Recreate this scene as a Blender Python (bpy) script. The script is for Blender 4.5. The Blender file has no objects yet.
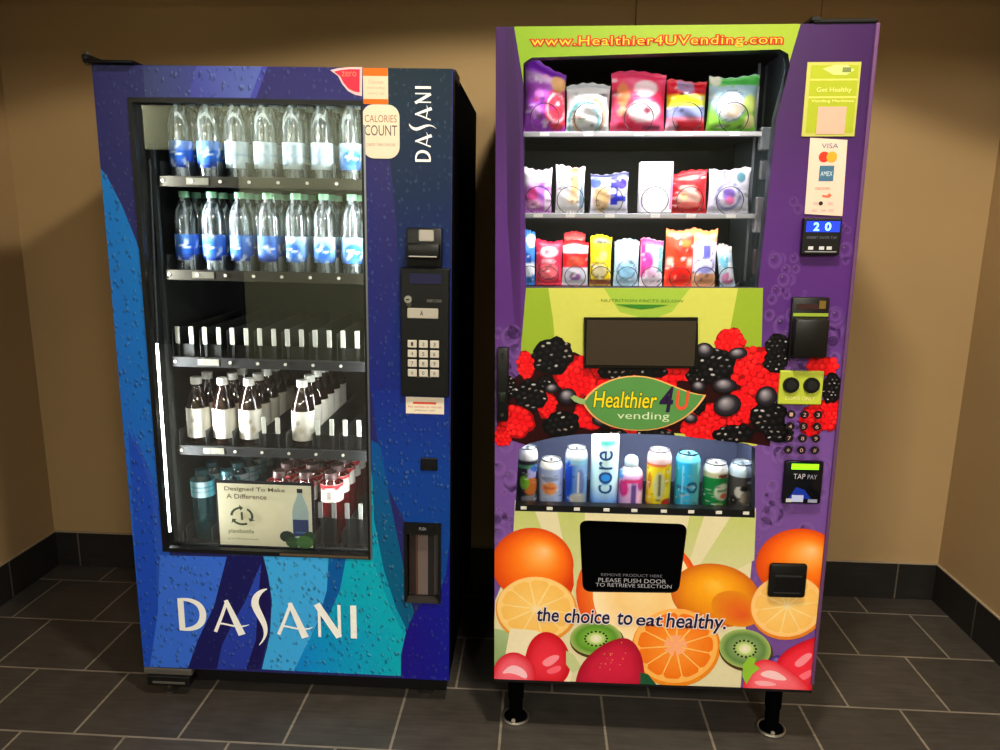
import bpy, bmesh, math, random
from mathutils import Vector, Matrix
from mathutils.geometry import tessellate_polygon
random.seed(7)
SC = bpy.context.scene
G_REFL = .13
E_TUBE = 16.
COL = SC.collection
PI = math.pi

# ------------------------------------------------------------------ helpers
def lin(c):
    return c / 12.92 if c <= .04045 else ((c + .055) / 1.055) ** 2.4
def rgb(r, g, b):
    return (lin(r / 255), lin(g / 255), lin(b / 255))
def mix(a, b, t):
    return tuple(a[i] + (b[i] - a[i]) * t for i in range(3))
def sstep(a, b, x):
    t = max(0., min(1., (x - a) / (b - a))) if a != b else float(x > a)
    return t * t * (3 - 2 * t)

class MB:
    """collects coloured faces and links them as ONE mesh object"""
    def __init__(s):
        s.v, s.f, s.c, s.m = [], [], [], []
    def add(s, vs, fs, col=(.5, .5, .5), mat=0):
        o = len(s.v)
        s.v += [tuple(p) for p in vs]
        s.c += ([col] * len(vs)) if not isinstance(col, list) else col
        for f in fs:
            s.f.append(tuple(i + o for i in f)); s.m.append(mat)
    def box(s, x0, x1, y0, y1, z0, z1, col=(.5, .5, .5), mat=0, bev=0., seg=2):
        bm = bmesh.new()
        bmesh.ops.create_cube(bm, size=1.)
        for v in bm.verts:
            v.co = Vector(((x0 + x1) / 2 + v.co.x * (x1 - x0), (y0 + y1) / 2 + v.co.y * (y1 - y0), (z0 + z1) / 2 + v.co.z * (z1 - z0)))
        if bev > 0:
            bmesh.ops.bevel(bm, geom=list(bm.edges), offset=bev, segments=seg, affect='EDGES', profile=.5)
        bm.verts.index_update()
        s.add([v.co[:] for v in bm.verts], [[v.index for v in f.verts] for f in bm.faces], col, mat)
        bm.free()
    def lathe(s, prof, cx=0, cy=0, cz=0, n=24, colfn=None, col=(.5, .5, .5), mat=0, caps=True):
        vs, cs, fs = [], [], []
        for j, (r, z) in enumerate(prof):
            for i in range(n):
                a = 2 * PI * i / n
                vs.append((cx + r * math.sin(a), cy - r * math.cos(a), cz + z))
                aa = a if a <= PI else a - 2 * PI
                cs.append(colfn(aa, z) if colfn else col)
        for j in range(len(prof) - 1):
            for i in range(n):
                k = (i + 1) % n
                fs.append((j * n + i, j * n + k, (j + 1) * n + k, (j + 1) * n + i))
        if caps:
            fs.append(tuple(reversed(range(n))))
            fs.append(tuple(range((len(prof) - 1) * n, len(prof) * n)))
        s.add(vs, fs, cs, mat)
    def tube(s, pts, r, n=8, col=(.5, .5, .5), mat=0, closed=False):
        pts = [Vector(p) for p in pts]; vs, fs = [], []
        up = Vector((0, 0, 1)); N = len(pts); prev = None
        for i, p in enumerate(pts):
            a = pts[(i - 1) % N] if closed or i else pts[0]
            b = pts[(i + 1) % N] if closed or i < N - 1 else pts[-1]
            t = (b - a).normalized()
            if prev is None:
                q = up if abs(t.z) < .9 else Vector((1, 0, 0))
                u = t.cross(q).normalized()
            else:
                u = (prev - t * prev.dot(t)).normalized()
            w = t.cross(u); prev = u
            rr = r[i] if isinstance(r, list) else r
            for k in range(n):
                an = 2 * PI * k / n
                vs.append(p + (u * math.cos(an) + w * math.sin(an)) * rr)
        for i in range(N if closed else N - 1):
            for k in range(n):
                l = (k + 1) % n; j = (i + 1) % N
                fs.append((i * n + k, i * n + l, j * n + l, j * n + k))
        if not closed:
            fs.append(tuple(reversed(range(n)))); fs.append(tuple(range((N - 1) * n, N * n)))
        s.add([v[:] for v in vs], fs, col, mat)
    def prism(s, pts, y0, y1, col=(.5, .5, .5), mat=0):
        """2D outline (x,z) swept from y0 (front) to y1"""
        n = len(pts); vs = [(x, y0, z) for x, z in pts] + [(x, y1, z) for x, z in pts]
        fs = [tuple(range(n)), tuple(reversed(range(n, 2 * n)))]
        fs += [(i, i + n, (i + 1) % n + n, (i + 1) % n) for i in range(n)]
        s.add(vs, fs, col, mat)
    def build(s, name, mats, parent=None, smooth=None):
        me = bpy.data.meshes.new(name)
        me.from_pydata(s.v, [], s.f)
        at = me.color_attributes.new('Col', 'FLOAT_COLOR', 'POINT')
        flat = []
        for c in s.c:
            flat += [c[0], c[1], c[2], 1.]
        at.data.foreach_set('color', flat)
        for m in (mats if isinstance(mats, (list, tuple)) else [mats]):
            me.materials.append(m)
        me.polygons.foreach_set('material_index', s.m)
        bm = bmesh.new(); bm.from_mesh(me)
        if smooth is not None:
            bmesh.ops.recalc_face_normals(bm, faces=bm.faces)
        bm.to_mesh(me); bm.free()
        if smooth is not None:
            me.polygons.foreach_set('use_smooth', [True] * len(me.polygons))
            me.set_sharp_from_angle(angle=math.radians(smooth))
        me.update()
        o = bpy.data.objects.new(name, me); COL.objects.link(o)
        if parent is not None:
            o.parent = parent
        return o

def round_poly(pts, r, n=5):
    out = []; N = len(pts)
    for i in range(N):
        p = Vector(pts[i]); a = (Vector(pts[i - 1]) - p).normalized(); c = (Vector(pts[(i + 1) % N]) - p).normalized()
        p0, p1 = p + a * r, p + c * r
        for k in range(n + 1):
            t = k / n; q = p0 * (1 - t) ** 2 + p * 2 * t * (1 - t) + p1 * t * t; out.append((q.x, q.y))
    return out
def rrect(x0, x1, z0, z1, r, n=5):
    pts = []
    for cx, cz, a0 in ((x1 - r, z1 - r, 0), (x0 + r, z1 - r, 90), (x0 + r, z0 + r, 180), (x1 - r, z0 + r, 270)):
        for i in range(n + 1):
            a = math.radians(a0 + 90 * i / n)
            pts.append((cx + r * math.cos(a), cz + r * math.sin(a)))
    return pts
def clip_half(poly, a, b, keep_inside):
    """poly of (x,z,r,g,b); half plane left of a->b (ccw inside)"""
    def d(p):
        v = (b[0] - a[0]) * (p[1] - a[1]) - (b[1] - a[1]) * (p[0] - a[0])
        return v if keep_inside else -v
    out = []
    for i, p in enumerate(poly):
        q = poly[(i + 1) % len(poly)]; dp, dq = d(p), d(q)
        if dp >= 0: out.append(p)
        if (dp > 0 and dq < 0) or (dp < 0 and dq > 0):
            t = dp / (dp - dq); out.append(tuple(p[k] + (q[k] - p[k]) * t for k in range(5)))
    return out
def ccw(poly):
    a = sum(poly[i][0] * poly[(i + 1) % len(poly)][1] - poly[(i + 1) % len(poly)][0] * poly[i][1] for i in range(len(poly)))
    return list(poly) if a > 0 else list(reversed(poly))
class Print(MB):
    """flat printed artwork in the x,z plane of a panel: colour patches in thin layers, cut to the panel and around its openings"""
    def __init__(s, clip, holes=(), y=0., step=.00003):
        super().__init__(); s.clipp = ccw(clip); s.holes = [ccw(h) for h in holes]; s.y = y; s.step = step; s.L = 0
    def conv(s, poly):
        c = s.clipp
        for i in range(len(c)):
            poly = clip_half(poly, c[i], c[(i + 1) % len(c)], True)
            if len(poly) < 3: return
        pieces = [poly]
        for h in s.holes:
            nxt = []
            for p in pieces:
                rest = p
                for i in range(len(h)):
                    o = clip_half(rest, h[i], h[(i + 1) % len(h)], False)
                    if len(o) >= 3: nxt.append(o)
                    rest = clip_half(rest, h[i], h[(i + 1) % len(h)], True)
                    if len(rest) < 3: break
            pieces = nxt
        y = s.y - s.L * s.step
        for p in pieces:
            p = ccw(p)
            area = sum(p[i][0] * p[(i + 1) % len(p)][1] - p[(i + 1) % len(p)][0] * p[i][1] for i in range(len(p)))
            if area < 1e-9: continue
            s.add([(q[0], y, q[1]) for q in p], [tuple(range(len(p)))], [tuple(q[2:5]) for q in p])
    def poly(s, pts, col):
        """any outline; col a colour or a function of (x,z)"""
        f = col if callable(col) else (lambda x, z: col)
        for t in tessellate_polygon([[Vector((x, z, 0)) for x, z in pts]]):
            s.conv([(pts[i][0], pts[i][1]) + tuple(f(*pts[i])) for i in t])
    def disc(s, cx, cz, rx, rz=None, cols=((1, 1, 1), (0, 0, 0)), off=(0, 0), n=28, rot=0., a0=0., a1=360.):
        """rings of colour from the centre out; off moves the bright centre"""
        rz = rx if rz is None else rz; K = len(cols) - 1; ca, sa = math.cos(rot), math.sin(rot)
        def P(k, i):
            t = k / K; a = math.radians(a0 + (a1 - a0) * i / n)
            u = rx * t * math.cos(a) + off[0] * rx * (1 - t); w = rz * t * math.sin(a) + off[1] * rz * (1 - t)
            return (cx + ca * u - sa * w, cz + sa * u + ca * w) + tuple(cols[k])
        for k in range(K):
            for i in range(n):
                if k == 0: s.conv([P(0, 0), P(1, i), P(1, i + 1)])
                else: s.conv([P(k, i), P(k + 1, i), P(k + 1, i + 1), P(k, i + 1)])
    def up(s, n=1):
        s.L += n

_txt = {}
def text_tris(body, offset=0., shear=0., space=1.):
    key = (body, offset, shear, space)
    if key not in _txt:
        cu = bpy.data.curves.new('txt', 'FONT'); cu.body = body; cu.size = 1.; cu.offset = offset; cu.shear = shear; cu.space_character = space
        cu.resolution_u = 3
        ob = bpy.data.objects.new('txt', cu); COL.objects.link(ob)
        dg = bpy.context.evaluated_depsgraph_get(); dg.update()
        me = bpy.data.meshes.new_from_object(ob.evaluated_get(dg)); me.calc_loop_triangles()
        vs = [(v.co.x, v.co.y) for v in me.vertices]; ts = [tuple(t.vertices) for t in me.loop_triangles]
        bpy.data.objects.remove(ob); bpy.data.curves.remove(cu); bpy.data.meshes.remove(me)
        x0 = min(v[0] for v in vs); x1 = max(v[0] for v in vs); y0 = min(v[1] for v in vs); y1 = max(v[1] for v in vs)
        _txt[key] = (vs, ts, x0, x1, y0, y1)
    return _txt[key]
def add_text(mb, body, x0, x1, z0, z1, y, col, offset=0., shear=0., ref=None, space=1., up=False, mapf=None, mat=0):
    """flat lettering fitted to a box on a panel; up=True runs it bottom to top; mapf bends it onto a surface"""
    vs, ts, bx0, bx1, by0, by1 = text_tris(body, offset, shear, space)
    if ref: _, _, bx0, bx1, by0, by1 = text_tris(body, 0., shear, space)
    out = []
    for vx, vy in vs:
        u, w = (vx - bx0) / (bx1 - bx0), (vy - by0) / (by1 - by0)
        if up: p = (x1 - (x1 - x0) * w, z0 + (z1 - z0) * u)
        else: p = (x0 + (x1 - x0) * u, z0 + (z1 - z0) * w)
        out.append(p)
    if mapf:                                         # cut long strips up first so that they follow the curve
        ts = list(ts); k = 0
        while k < len(ts):
            t = ts[k]; L = [abs(out[t[i]][0] - out[t[(i + 1) % 3]][0]) for i in range(3)]; i = L.index(max(L))
            if L[i] > .004:
                a, c, d = t[i], t[(i + 1) % 3], t[(i + 2) % 3]
                out.append(((out[a][0] + out[c][0]) / 2, (out[a][1] + out[c][1]) / 2)); m_ = len(out) - 1
                ts[k] = (a, m_, d); ts.append((m_, c, d))
            else: k += 1
    mb.add([mapf(*p) if mapf else (p[0], y, p[1]) for p in out], ts, col, mat)

# ------------------------------------------------------------------ object bookkeeping
def tag(o, label=None, cat=None, group=None, kind=None):
    if label: o['label'] = label
    if cat: o['category'] = cat
    if group: o['group'] = group
    if kind: o['kind'] = kind
    return o
def thing(name, label, cat, loc=(0, 0, 0), group=None):
    o = bpy.data.objects.new(name, None); COL.objects.link(o); o.empty_display_size = .05
    o.location = loc
    return tag(o, label, cat, group)
def frame(x, y, yaw, roll):
    return Matrix.Translation((x, y, 0)) @ Matrix.Rotation(yaw, 4, 'Z') @ Matrix.Rotation(-roll, 4, 'Y')
def copy_thing(root):
    r = root.copy(); COL.objects.link(r)
    for ch in root.children:
        c = ch.copy(); COL.objects.link(c); c.parent = r
    return r

# ------------------------------------------------------------------ materials
def new_mat(name):
    m = bpy.data.materials.new(name); m.use_nodes = True
    nt = m.node_tree; nt.nodes.clear()
    return m, nt, nt.nodes.new, nt.links.new
def vmat(name, rough=.5, metal=0., spec=.5, coat=0., var=.06, vscale=40., emit=0., bump=0., bscale=200.):
    m, nt, N, Lk = new_mat(name)
    out = N('ShaderNodeOutputMaterial'); b = N('ShaderNodeBsdfPrincipled')
    at = N('ShaderNodeAttribute'); at.attribute_name = 'Col'
    tc = N('ShaderNodeTexCoord'); no = N('ShaderNodeTexNoise'); no.inputs['Scale'].default_value = vscale
    Lk(tc.outputs['Object'], no.inputs['Vector'])
    mr = N('ShaderNodeMapRange'); mr.inputs['To Min'].default_value = 1 - var; mr.inputs['To Max'].default_value = 1 + var
    Lk(no.outputs['Fac'], mr.inputs['Value'])
    mu = N('ShaderNodeMix'); mu.data_type = 'RGBA'; mu.blend_type = 'MULTIPLY'; mu.inputs[0].default_value = 1.
    Lk(at.outputs['Color'], mu.inputs[6]); Lk(mr.outputs['Result'], mu.inputs[7])
    Lk(mu.outputs[2], b.inputs['Base Color'])
    b.inputs['Roughness'].default_value = rough; b.inputs['Metallic'].default_value = metal
    b.inputs['Specular IOR Level'].default_value = spec; b.inputs['Coat Weight'].default_value = coat
    b.inputs['Coat Roughness'].default_value = .1
    if emit:
        Lk(mu.outputs[2], b.inputs['Emission Color']); b.inputs['Emission Strength'].default_value = emit
    if bump:
        n2 = N('ShaderNodeTexNoise'); n2.inputs['Scale'].default_value = bscale; Lk(tc.outputs['Object'], n2.inputs['Vector'])
        bp = N('ShaderNodeBump'); bp.inputs['Strength'].default_value = bump; bp.inputs['Distance'].default_value = .002
        Lk(n2.outputs['Fac'], bp.inputs['Height']); Lk(bp.outputs['Normal'], b.inputs['Normal'])
    Lk(b.outputs[0], out.inputs[0])
    return m
M_print = vmat('printed_vinyl', .38, spec=.35, var=.04, vscale=60)
M_metal = vmat('brushed_metal', .35, metal=.85, var=.08)
M_paint = vmat('dark_painted_metal', .45, spec=.4, var=.1)
M_plast = vmat('moulded_plastic', .4, spec=.5, var=.05)
M_gloss = vmat('glossy_plastic', .15, spec=.5, var=.03)
M_film = vmat('crinkled_film', .32, spec=.5, var=.06, vscale=90, bump=.25, bscale=70)
M_can = vmat('printed_can', .3, metal=.25, spec=.5, var=.05)
M_lit = vmat('lit_display', .4, emit=2.2, var=.02)
M_tube = vmat('light_tube', .4, emit=E_TUBE, var=.02)
M_lamp = vmat('case_lamp', .4, emit=2.5, var=.02)
M_label = vmat('paper_label', .6, spec=.3, var=.04)

def glass_mat(name, tint=(1, 1, 1), refl=.06, rough=.0, ior=1.45, haze=0., hazecol=(1, 1, 1), streak=False):
    """thin clear sheet: see-through plus a fresnel mirror coat, optionally a little milky"""
    m, nt, N, Lk = new_mat(name)
    out = N('ShaderNodeOutputMaterial'); tr = N('ShaderNodeBsdfTransparent'); gl = N('ShaderNodeBsdfGlossy'); mx = N('ShaderNodeMixShader')
    no = N('ShaderNodeTexNoise'); no.inputs['Scale'].default_value = 6.
    tc = N('ShaderNodeTexCoord'); Lk(tc.outputs['Object'], no.inputs['Vector'])
    rm = N('ShaderNodeMapRange'); rm.inputs['To Min'].default_value = rough; rm.inputs['To Max'].default_value = rough + .02
    Lk(no.outputs['Fac'], rm.inputs['Value']); Lk(rm.outputs['Result'], gl.inputs['Roughness'])
    tr.inputs[0].default_value = (*tint, 1)
    lw = N('ShaderNodeFresnel'); lw.inputs['IOR'].default_value = ior
    ad = N('ShaderNodeMath'); ad.operation = 'ADD'; ad.use_clamp = True; ad.inputs[1].default_value = refl
    Lk(lw.outputs[0], ad.inputs[0]); Lk(ad.outputs[0], mx.inputs[0])
    if haze:
        df = N('ShaderNodeBsdfDiffuse'); df.inputs[0].default_value = (*hazecol, 1)
        m2 = N('ShaderNodeMixShader'); m2.inputs[0].default_value = haze
        if streak:                                   # upright whitish streaks imitate highlights and refraction in the bottles
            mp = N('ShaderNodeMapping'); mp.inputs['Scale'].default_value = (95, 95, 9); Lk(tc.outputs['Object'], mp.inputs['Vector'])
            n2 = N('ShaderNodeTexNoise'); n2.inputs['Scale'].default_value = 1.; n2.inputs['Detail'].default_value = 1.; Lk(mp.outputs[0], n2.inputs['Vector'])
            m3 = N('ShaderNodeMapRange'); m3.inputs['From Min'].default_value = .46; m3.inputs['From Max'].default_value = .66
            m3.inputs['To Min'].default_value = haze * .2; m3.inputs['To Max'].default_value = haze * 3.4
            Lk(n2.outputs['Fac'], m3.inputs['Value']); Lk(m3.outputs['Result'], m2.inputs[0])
        Lk(tr.outputs[0], m2.inputs[1]); Lk(df.outputs[0], m2.inputs[2]); Lk(m2.outputs[0], mx.inputs[1])
    else:
        Lk(tr.outputs[0], mx.inputs[1])
    Lk(gl.outputs[0], mx.inputs[2]); Lk(mx.outputs[0], out.inputs[0])
    return m
M_glass_drink = glass_mat('window_glass_drinks', (.93, .95, .95), refl=G_REFL)
M_glass_snack = glass_mat('window_glass_snacks', (.97, .97, .97), refl=.0)
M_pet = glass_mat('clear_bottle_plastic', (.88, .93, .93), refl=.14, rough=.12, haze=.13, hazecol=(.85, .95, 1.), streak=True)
M_petdark = glass_mat('tea_bottle_plastic', (.30, .17, .12), refl=.1, rough=.05, haze=.25, hazecol=(.07, .03, .02))
M_petteal = glass_mat('teal_bottle_plastic', (.25, .5, .52), refl=.1, rough=.05, haze=.35, hazecol=(.03, .14, .16))
M_petred = glass_mat('red_bottle_plastic', (.5, .08, .08), refl=.1, rough=.05, haze=.4, hazecol=(.3, .01, .015))

def drop_print():
    """vinyl print covered in small water drops"""
    m, nt, N, Lk = new_mat('printed_vinyl_water_drops')
    out = N('ShaderNodeOutputMaterial'); b = N('ShaderNodeBsdfPrincipled')
    at = N('ShaderNodeAttribute'); at.attribute_name = 'Col'
    tc = N('ShaderNodeTexCoord')
    sx = N('ShaderNodeSeparateXYZ'); Lk(tc.outputs['Object'], sx.inputs[0])
    cb = N('ShaderNodeCombineXYZ'); Lk(sx.outputs['X'], cb.inputs['X']); Lk(sx.outputs['Z'], cb.inputs['Y'])
    nz = N('ShaderNodeTexNoise'); nz.inputs['Scale'].default_value = 30; Lk(cb.outputs[0], nz.inputs['Vector'])
    wv = N('ShaderNodeVectorMath'); wv.operation = 'SCALE'; wv.inputs['Scale'].default_value = .026; Lk(nz.outputs['Color'], wv.inputs[0])
    base = N('ShaderNodeVectorMath'); base.operation = 'ADD'; Lk(cb.outputs[0], base.inputs[0]); Lk(wv.outputs[0], base.inputs[1])
    def drops(dx, dy, scale, r0, r1):
        a = N('ShaderNodeVectorMath'); a.operation = 'ADD'; a.inputs[1].default_value = (dx, dy, 0); Lk(base.outputs[0], a.inputs[0])
        s = N('ShaderNodeVectorMath'); s.operation = 'MULTIPLY'; s.inputs[1].default_value = (1.25, .8, 1); Lk(a.outputs[0], s.inputs[0])
        v = N('ShaderNodeTexVoronoi'); v.voronoi_dimensions = '2D'; v.inputs['Scale'].default_value = scale; v.inputs['Randomness'].default_value = 1.
        Lk(s.outputs[0], v.inputs['Vector'])
        r = N('ShaderNodeMapRange'); r.inputs['From Min'].default_value = r1; r.inputs['From Max'].default_value = r0; r.interpolation_type = 'SMOOTHSTEP'
        Lk(v.outputs['Distance'], r.inputs['Value'])
        return r.outputs['Result']
    dark = drops(.0016, .0022, 46, .10, .38); light = drops(-.0014, -.002, 46, .05, .26)
    big = N('ShaderNodeTexNoise'); big.inputs['Scale'].default_value = 34; Lk(cb.outputs[0], big.inputs['Vector'])
    bmr = N('ShaderNodeMapRange'); bmr.inputs['From Min'].default_value = .44; bmr.inputs['From Max'].default_value = .58; Lk(big.outputs['Fac'], bmr.inputs['Value'])
    # bright print areas show the drops, the plain dark bands barely do
    lum = N('ShaderNodeRGBToBW'); Lk(at.outputs['Color'], lum.inputs[0])
    lmr = N('ShaderNodeMapRange'); lmr.inputs['From Min'].default_value = .012; lmr.inputs['From Max'].default_value = .09
    lmr.inputs['To Min'].default_value = .3; Lk(lum.outputs[0], lmr.inputs['Value'])
    am = N('ShaderNodeMath'); am.operation = 'MULTIPLY'; Lk(bmr.outputs['Result'], am.inputs[0]); Lk(lmr.outputs['Result'], am.inputs[1])
    d2 = N('ShaderNodeMath'); d2.operation = 'MULTIPLY'; Lk(dark, d2.inputs[0]); Lk(am.outputs[0], d2.inputs[1])
    l2 = N('ShaderNodeMath'); l2.operation = 'MULTIPLY'; Lk(light, l2.inputs[0]); Lk(am.outputs[0], l2.inputs[1])
    dd = N('ShaderNodeMath'); dd.operation = 'MULTIPLY'; dd.inputs[1].default_value = .62; Lk(d2.outputs[0], dd.inputs[0])
    ll = N('ShaderNodeMath'); ll.operation = 'MULTIPLY'; ll.inputs[1].default_value = .30; Lk(l2.outputs[0], ll.inputs[0])
    m1 = N('ShaderNodeMix'); m1.data_type = 'RGBA'; m1.blend_type = 'MIX'; Lk(dd.outputs[0], m1.inputs[0]); Lk(at.outputs['Color'], m1.inputs[6])
    m1.inputs[7].default_value = (.004, .012, .07, 1)
    m2 = N('ShaderNodeMix'); m2.data_type = 'RGBA'; m2.blend_type = 'ADD'; Lk(ll.outputs[0], m2.inputs[0]); Lk(m1.outputs[2], m2.inputs[6]); m2.inputs[7].default_value = (.22, .38, .5, 1)
    Lk(m2.outputs[2], b.inputs['Base Color'])
    b.inputs['Roughness'].default_value = .35; b.inputs['Specular IOR Level'].default_value = .35
    Lk(b.outputs[0], out.inputs[0])
    return m
M_drops = drop_print()

def wall_mat():
    m, nt, N, Lk = new_mat('tan_wall_paint')
    out = N('ShaderNodeOutputMaterial'); b = N('ShaderNodeBsdfPrincipled'); tc = N('ShaderNodeTexCoord')
    n1 = N('ShaderNodeTexNoise'); n1.inputs['Scale'].default_value = 1.3; n1.inputs['Detail'].default_value = 3; Lk(tc.outputs['Object'], n1.inputs['Vector'])
    r = N('ShaderNodeValToRGB'); r.color_ramp.elements[0].color = (*WALL_A, 1); r.color_ramp.elements[1].color = (*WALL_B, 1)
    r.color_ramp.elements[0].position = .3; r.color_ramp.elements[1].position = .7
    Lk(n1.outputs['Fac'], r.inputs[0]); Lk(r.outputs[0], b.inputs['Base Color'])
    n2 = N('ShaderNodeTexNoise'); n2.inputs['Scale'].default_value = 260; Lk(tc.outputs['Object'], n2.inputs['Vector'])
    bp = N('ShaderNodeBump'); bp.inputs['Strength'].default_value = .12; bp.inputs['Distance'].default_value = .001; Lk(n2.outputs['Fac'], bp.inputs['Height'])
    Lk(bp.outputs[0], b.inputs['Normal']); b.inputs['Roughness'].default_value = .75; b.inputs['Specular IOR Level'].default_value = .25
    Lk(b.outputs[0], out.inputs[0]); return m
WALL_A = rgb(173, 147, 109); WALL_B = rgb(181, 154, 115)
M_wall = wall_mat()

def tile_mat(name, tw, th, ox, oy, offset, axis, mortar=.0042, c1=(78, 73, 68), c2=(68, 63, 59), cm=(134, 125, 114), rough=.42):
    m, nt, N, Lk = new_mat(name)
    out = N('ShaderNodeOutputMaterial'); b = N('ShaderNodeBsdfPrincipled'); tc = N('ShaderNodeTexCoord')
    sx = N('ShaderNodeSeparateXYZ'); Lk(tc.outputs['Object'], sx.inputs[0])
    cb = N('ShaderNodeCombineXYZ')
    for k, (ax, o) in enumerate(((axis[0], ox), (axis[1], oy))):
        s = N('ShaderNodeMath'); s.operation = 'SUBTRACT'; s.inputs[1].default_value = o; Lk(sx.outputs[ax], s.inputs[0]); Lk(s.outputs[0], cb.inputs[k])
    br = N('ShaderNodeTexBrick'); br.offset = offset; br.offset_frequency = 2; br.squash = 1
    br.inputs['Scale'].default_value = 1.; br.inputs['Brick Width'].default_value = tw; br.inputs['Row Height'].default_value = th
    br.inputs['Mortar Size'].default_value = mortar; br.inputs['Mortar Smooth'].default_value = .2; br.inputs['Bias'].default_value = 0
    br.inputs['Color1'].default_value = (*rgb(*c1), 1); br.inputs['Color2'].default_value = (*rgb(*c2), 1); br.inputs['Mortar'].default_value = (*rgb(*cm), 1)
    Lk(cb.outputs[0], br.inputs['Vector'])
    n1 = N('ShaderNodeTexNoise'); n1.inputs['Scale'].default_value = 9; n1.inputs['Detail'].default_value = 8; n1.inputs['Roughness'].default_value = .65; Lk(tc.outputs['Object'], n1.inputs['Vector'])
    mp = N('ShaderNodeMapping'); mp.inputs['Scale'].default_value = (3, 30, 30); Lk(tc.outputs['Object'], mp.inputs['Vector'])
    n3 = N('ShaderNodeTexNoise'); n3.inputs['Scale'].default_value = 3; n3.inputs['Detail'].default_value = 6; Lk(mp.outputs[0], n3.inputs['Vector'])
    av = N('ShaderNodeMath'); av.operation = 'ADD'; Lk(n1.outputs['Fac'], av.inputs[0]); Lk(n3.outputs['Fac'], av.inputs[1])
    mr = N('ShaderNodeMapRange'); mr.inputs['From Min'].default_value = .7; mr.inputs['From Max'].default_value = 1.3; mr.inputs['To Min'].default_value = .74; mr.inputs['To Max'].default_value = 1.26
    Lk(av.outputs[0], mr.inputs['Value'])
    mu = N('ShaderNodeMix'); mu.data_type = 'RGBA'; mu.blend_type = 'MULTIPLY'; mu.inputs[0].default_value = 1; Lk(br.outputs['Color'], mu.inputs[6]); Lk(mr.outputs['Result'], mu.inputs[7])
    Lk(mu.outputs[2], b.inputs['Base Color'])
    rr = N('ShaderNodeMapRange'); rr.inputs['To Min'].default_value = rough - .08; rr.inputs['To Max'].default_value = rough + .14; Lk(n1.outputs['Fac'], rr.inputs['Value']); Lk(rr.outputs['Result'], b.inputs['Roughness'])
    iv = N('ShaderNodeMath'); iv.operation = 'MULTIPLY_ADD'; iv.inputs[1].default_value = -1.; Lk(br.outputs['Fac'], iv.inputs[0])
    sc = N('ShaderNodeMath'); sc.operation = 'MULTIPLY'; sc.inputs[1].default_value = .25; Lk(n1.outputs['Fac'], sc.inputs[0]); Lk(sc.outputs[0], iv.inputs[2])
    bp = N('ShaderNodeBump'); bp.inputs['Strength'].default_value = .5; bp.inputs['Distance'].default_value = .0025; Lk(iv.outputs[0], bp.inputs['Height']); Lk(bp.outputs[0], b.inputs['Normal'])
    b.inputs['Specular IOR Level'].default_value = .4
    Lk(b.outputs[0], out.inputs[0]); return m
TX, TY, TS, TD = -1.3576, -.1328, .3035, .2918
M_floor = tile_mat('slate_floor_tile', TS, TD, TX, TY, .5, 'XY')
M_base_back = tile_mat('slate_base_tile_back', TS, .6, TX, -.2, 0, 'XZ', mortar=.0035, c1=(44, 41, 39), c2=(38, 35, 34), cm=(100, 93, 86))
M_base_side = tile_mat('slate_base_tile_side', TS, .6, -.285, -.2, 0, 'YZ', mortar=.0035, c1=(44, 41, 39), c2=(38, 35, 34), cm=(100, 93, 86))
M_caulk = vmat('tile_edge_grout', .7, var=.1)
M_ceil = vmat('ceiling_paint', .85, spec=.1, var=.04, vscale=3)
M_dark = vmat('dark_opening', .9, spec=.02, var=.05)
M_hall = vmat('hall_paint', .8, spec=.1, var=.05, vscale=2)

# ------------------------------------------------------------------ the room
XL, XR, BH, ZC, YB = -1.4624, 2.1357, .149, 2.75, -6.2
def structure(name, mb, mats, smooth=None):
    return tag(mb.build(name, mats, None, smooth), kind='structure')
WJ1, WJ2 = .853, 1.484                              # open joints in the back wall panels
DX0, DX1, DZ = -3.35, -2.33, 2.09                   # dark doorway across the hall
YA, XH = -2.45, 5.2                                 # mouth of the alcove, half length of the hall
b = MB(); b.box(-XH, XH, YB - 1, .1, -.1, 0); structure('floor', b, M_floor)
b = MB(); b.box(-XH, XH, YB - 1, .1, ZC, ZC + .1, rgb(150, 140, 128)); structure('ceiling', b, M_ceil)
b = MB()
for x0, x1 in ((XL - .1, WJ1 - .0015), (WJ1 + .0015, WJ2 - .0015), (WJ2 + .0015, XR + .1)):
    b.box(x0, x1, 0, .02, 0, ZC)
b.box(XL - .1, XR + .1, .02, .1, 0, ZC)
structure('wall_back', b, M_wall)
b = MB(); b.box(XL - .1, XL, YA, 0, 0, ZC); b.box(-XH, XL, YA, YA + .1, 0, ZC); structure('wall_left', b, M_wall)
b = MB(); b.box(XR, XR + .1, YA, 0, 0, ZC); b.box(XR, XH, YA, YA + .1, 0, ZC); structure('wall_right', b, M_wall)
b = MB()                                           # hall wall behind the viewer with a dark doorway
HC = rgb(166, 172, 146)
b.box(-XH, DX0, YB - .1, YB, 0, ZC, HC); b.box(DX1, XH, YB - .1, YB, 0, ZC, HC); b.box(DX0, DX1, YB - .1, YB, DZ, ZC, HC)
structure('wall_front', b, M_hall)
b = MB(); b.box(XL, XR, YA, YA + .1, 2.40, ZC); structure('wall_shade_header', b, M_wall)  # unseen beam added at the alcove mouth to shade the upper wall
b = MB()
b.box(-XH - .1, -XH, YB - 1, YA, 0, ZC); b.box(XH, XH + .1, YB - 1, YA, 0, ZC); structure('wall_hallway_ends', b, M_wall)
b = MB(); b.box(-XH, XH, YB - 1, YB - .9, 0, ZC, (.004, .004, .004)); structure('wall_beyond_doorway', b, M_dark)
T = .010
def base(name, x0, x1, y0, y1, m, edge):
    b = MB(); b.box(x0, x1, y0, y1, 0, BH, bev=.001, seg=1)
    b.box(*edge, BH, BH + .004, rgb(165, 150, 128), 1)
    structure(name, b, [m, M_caulk])
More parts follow.
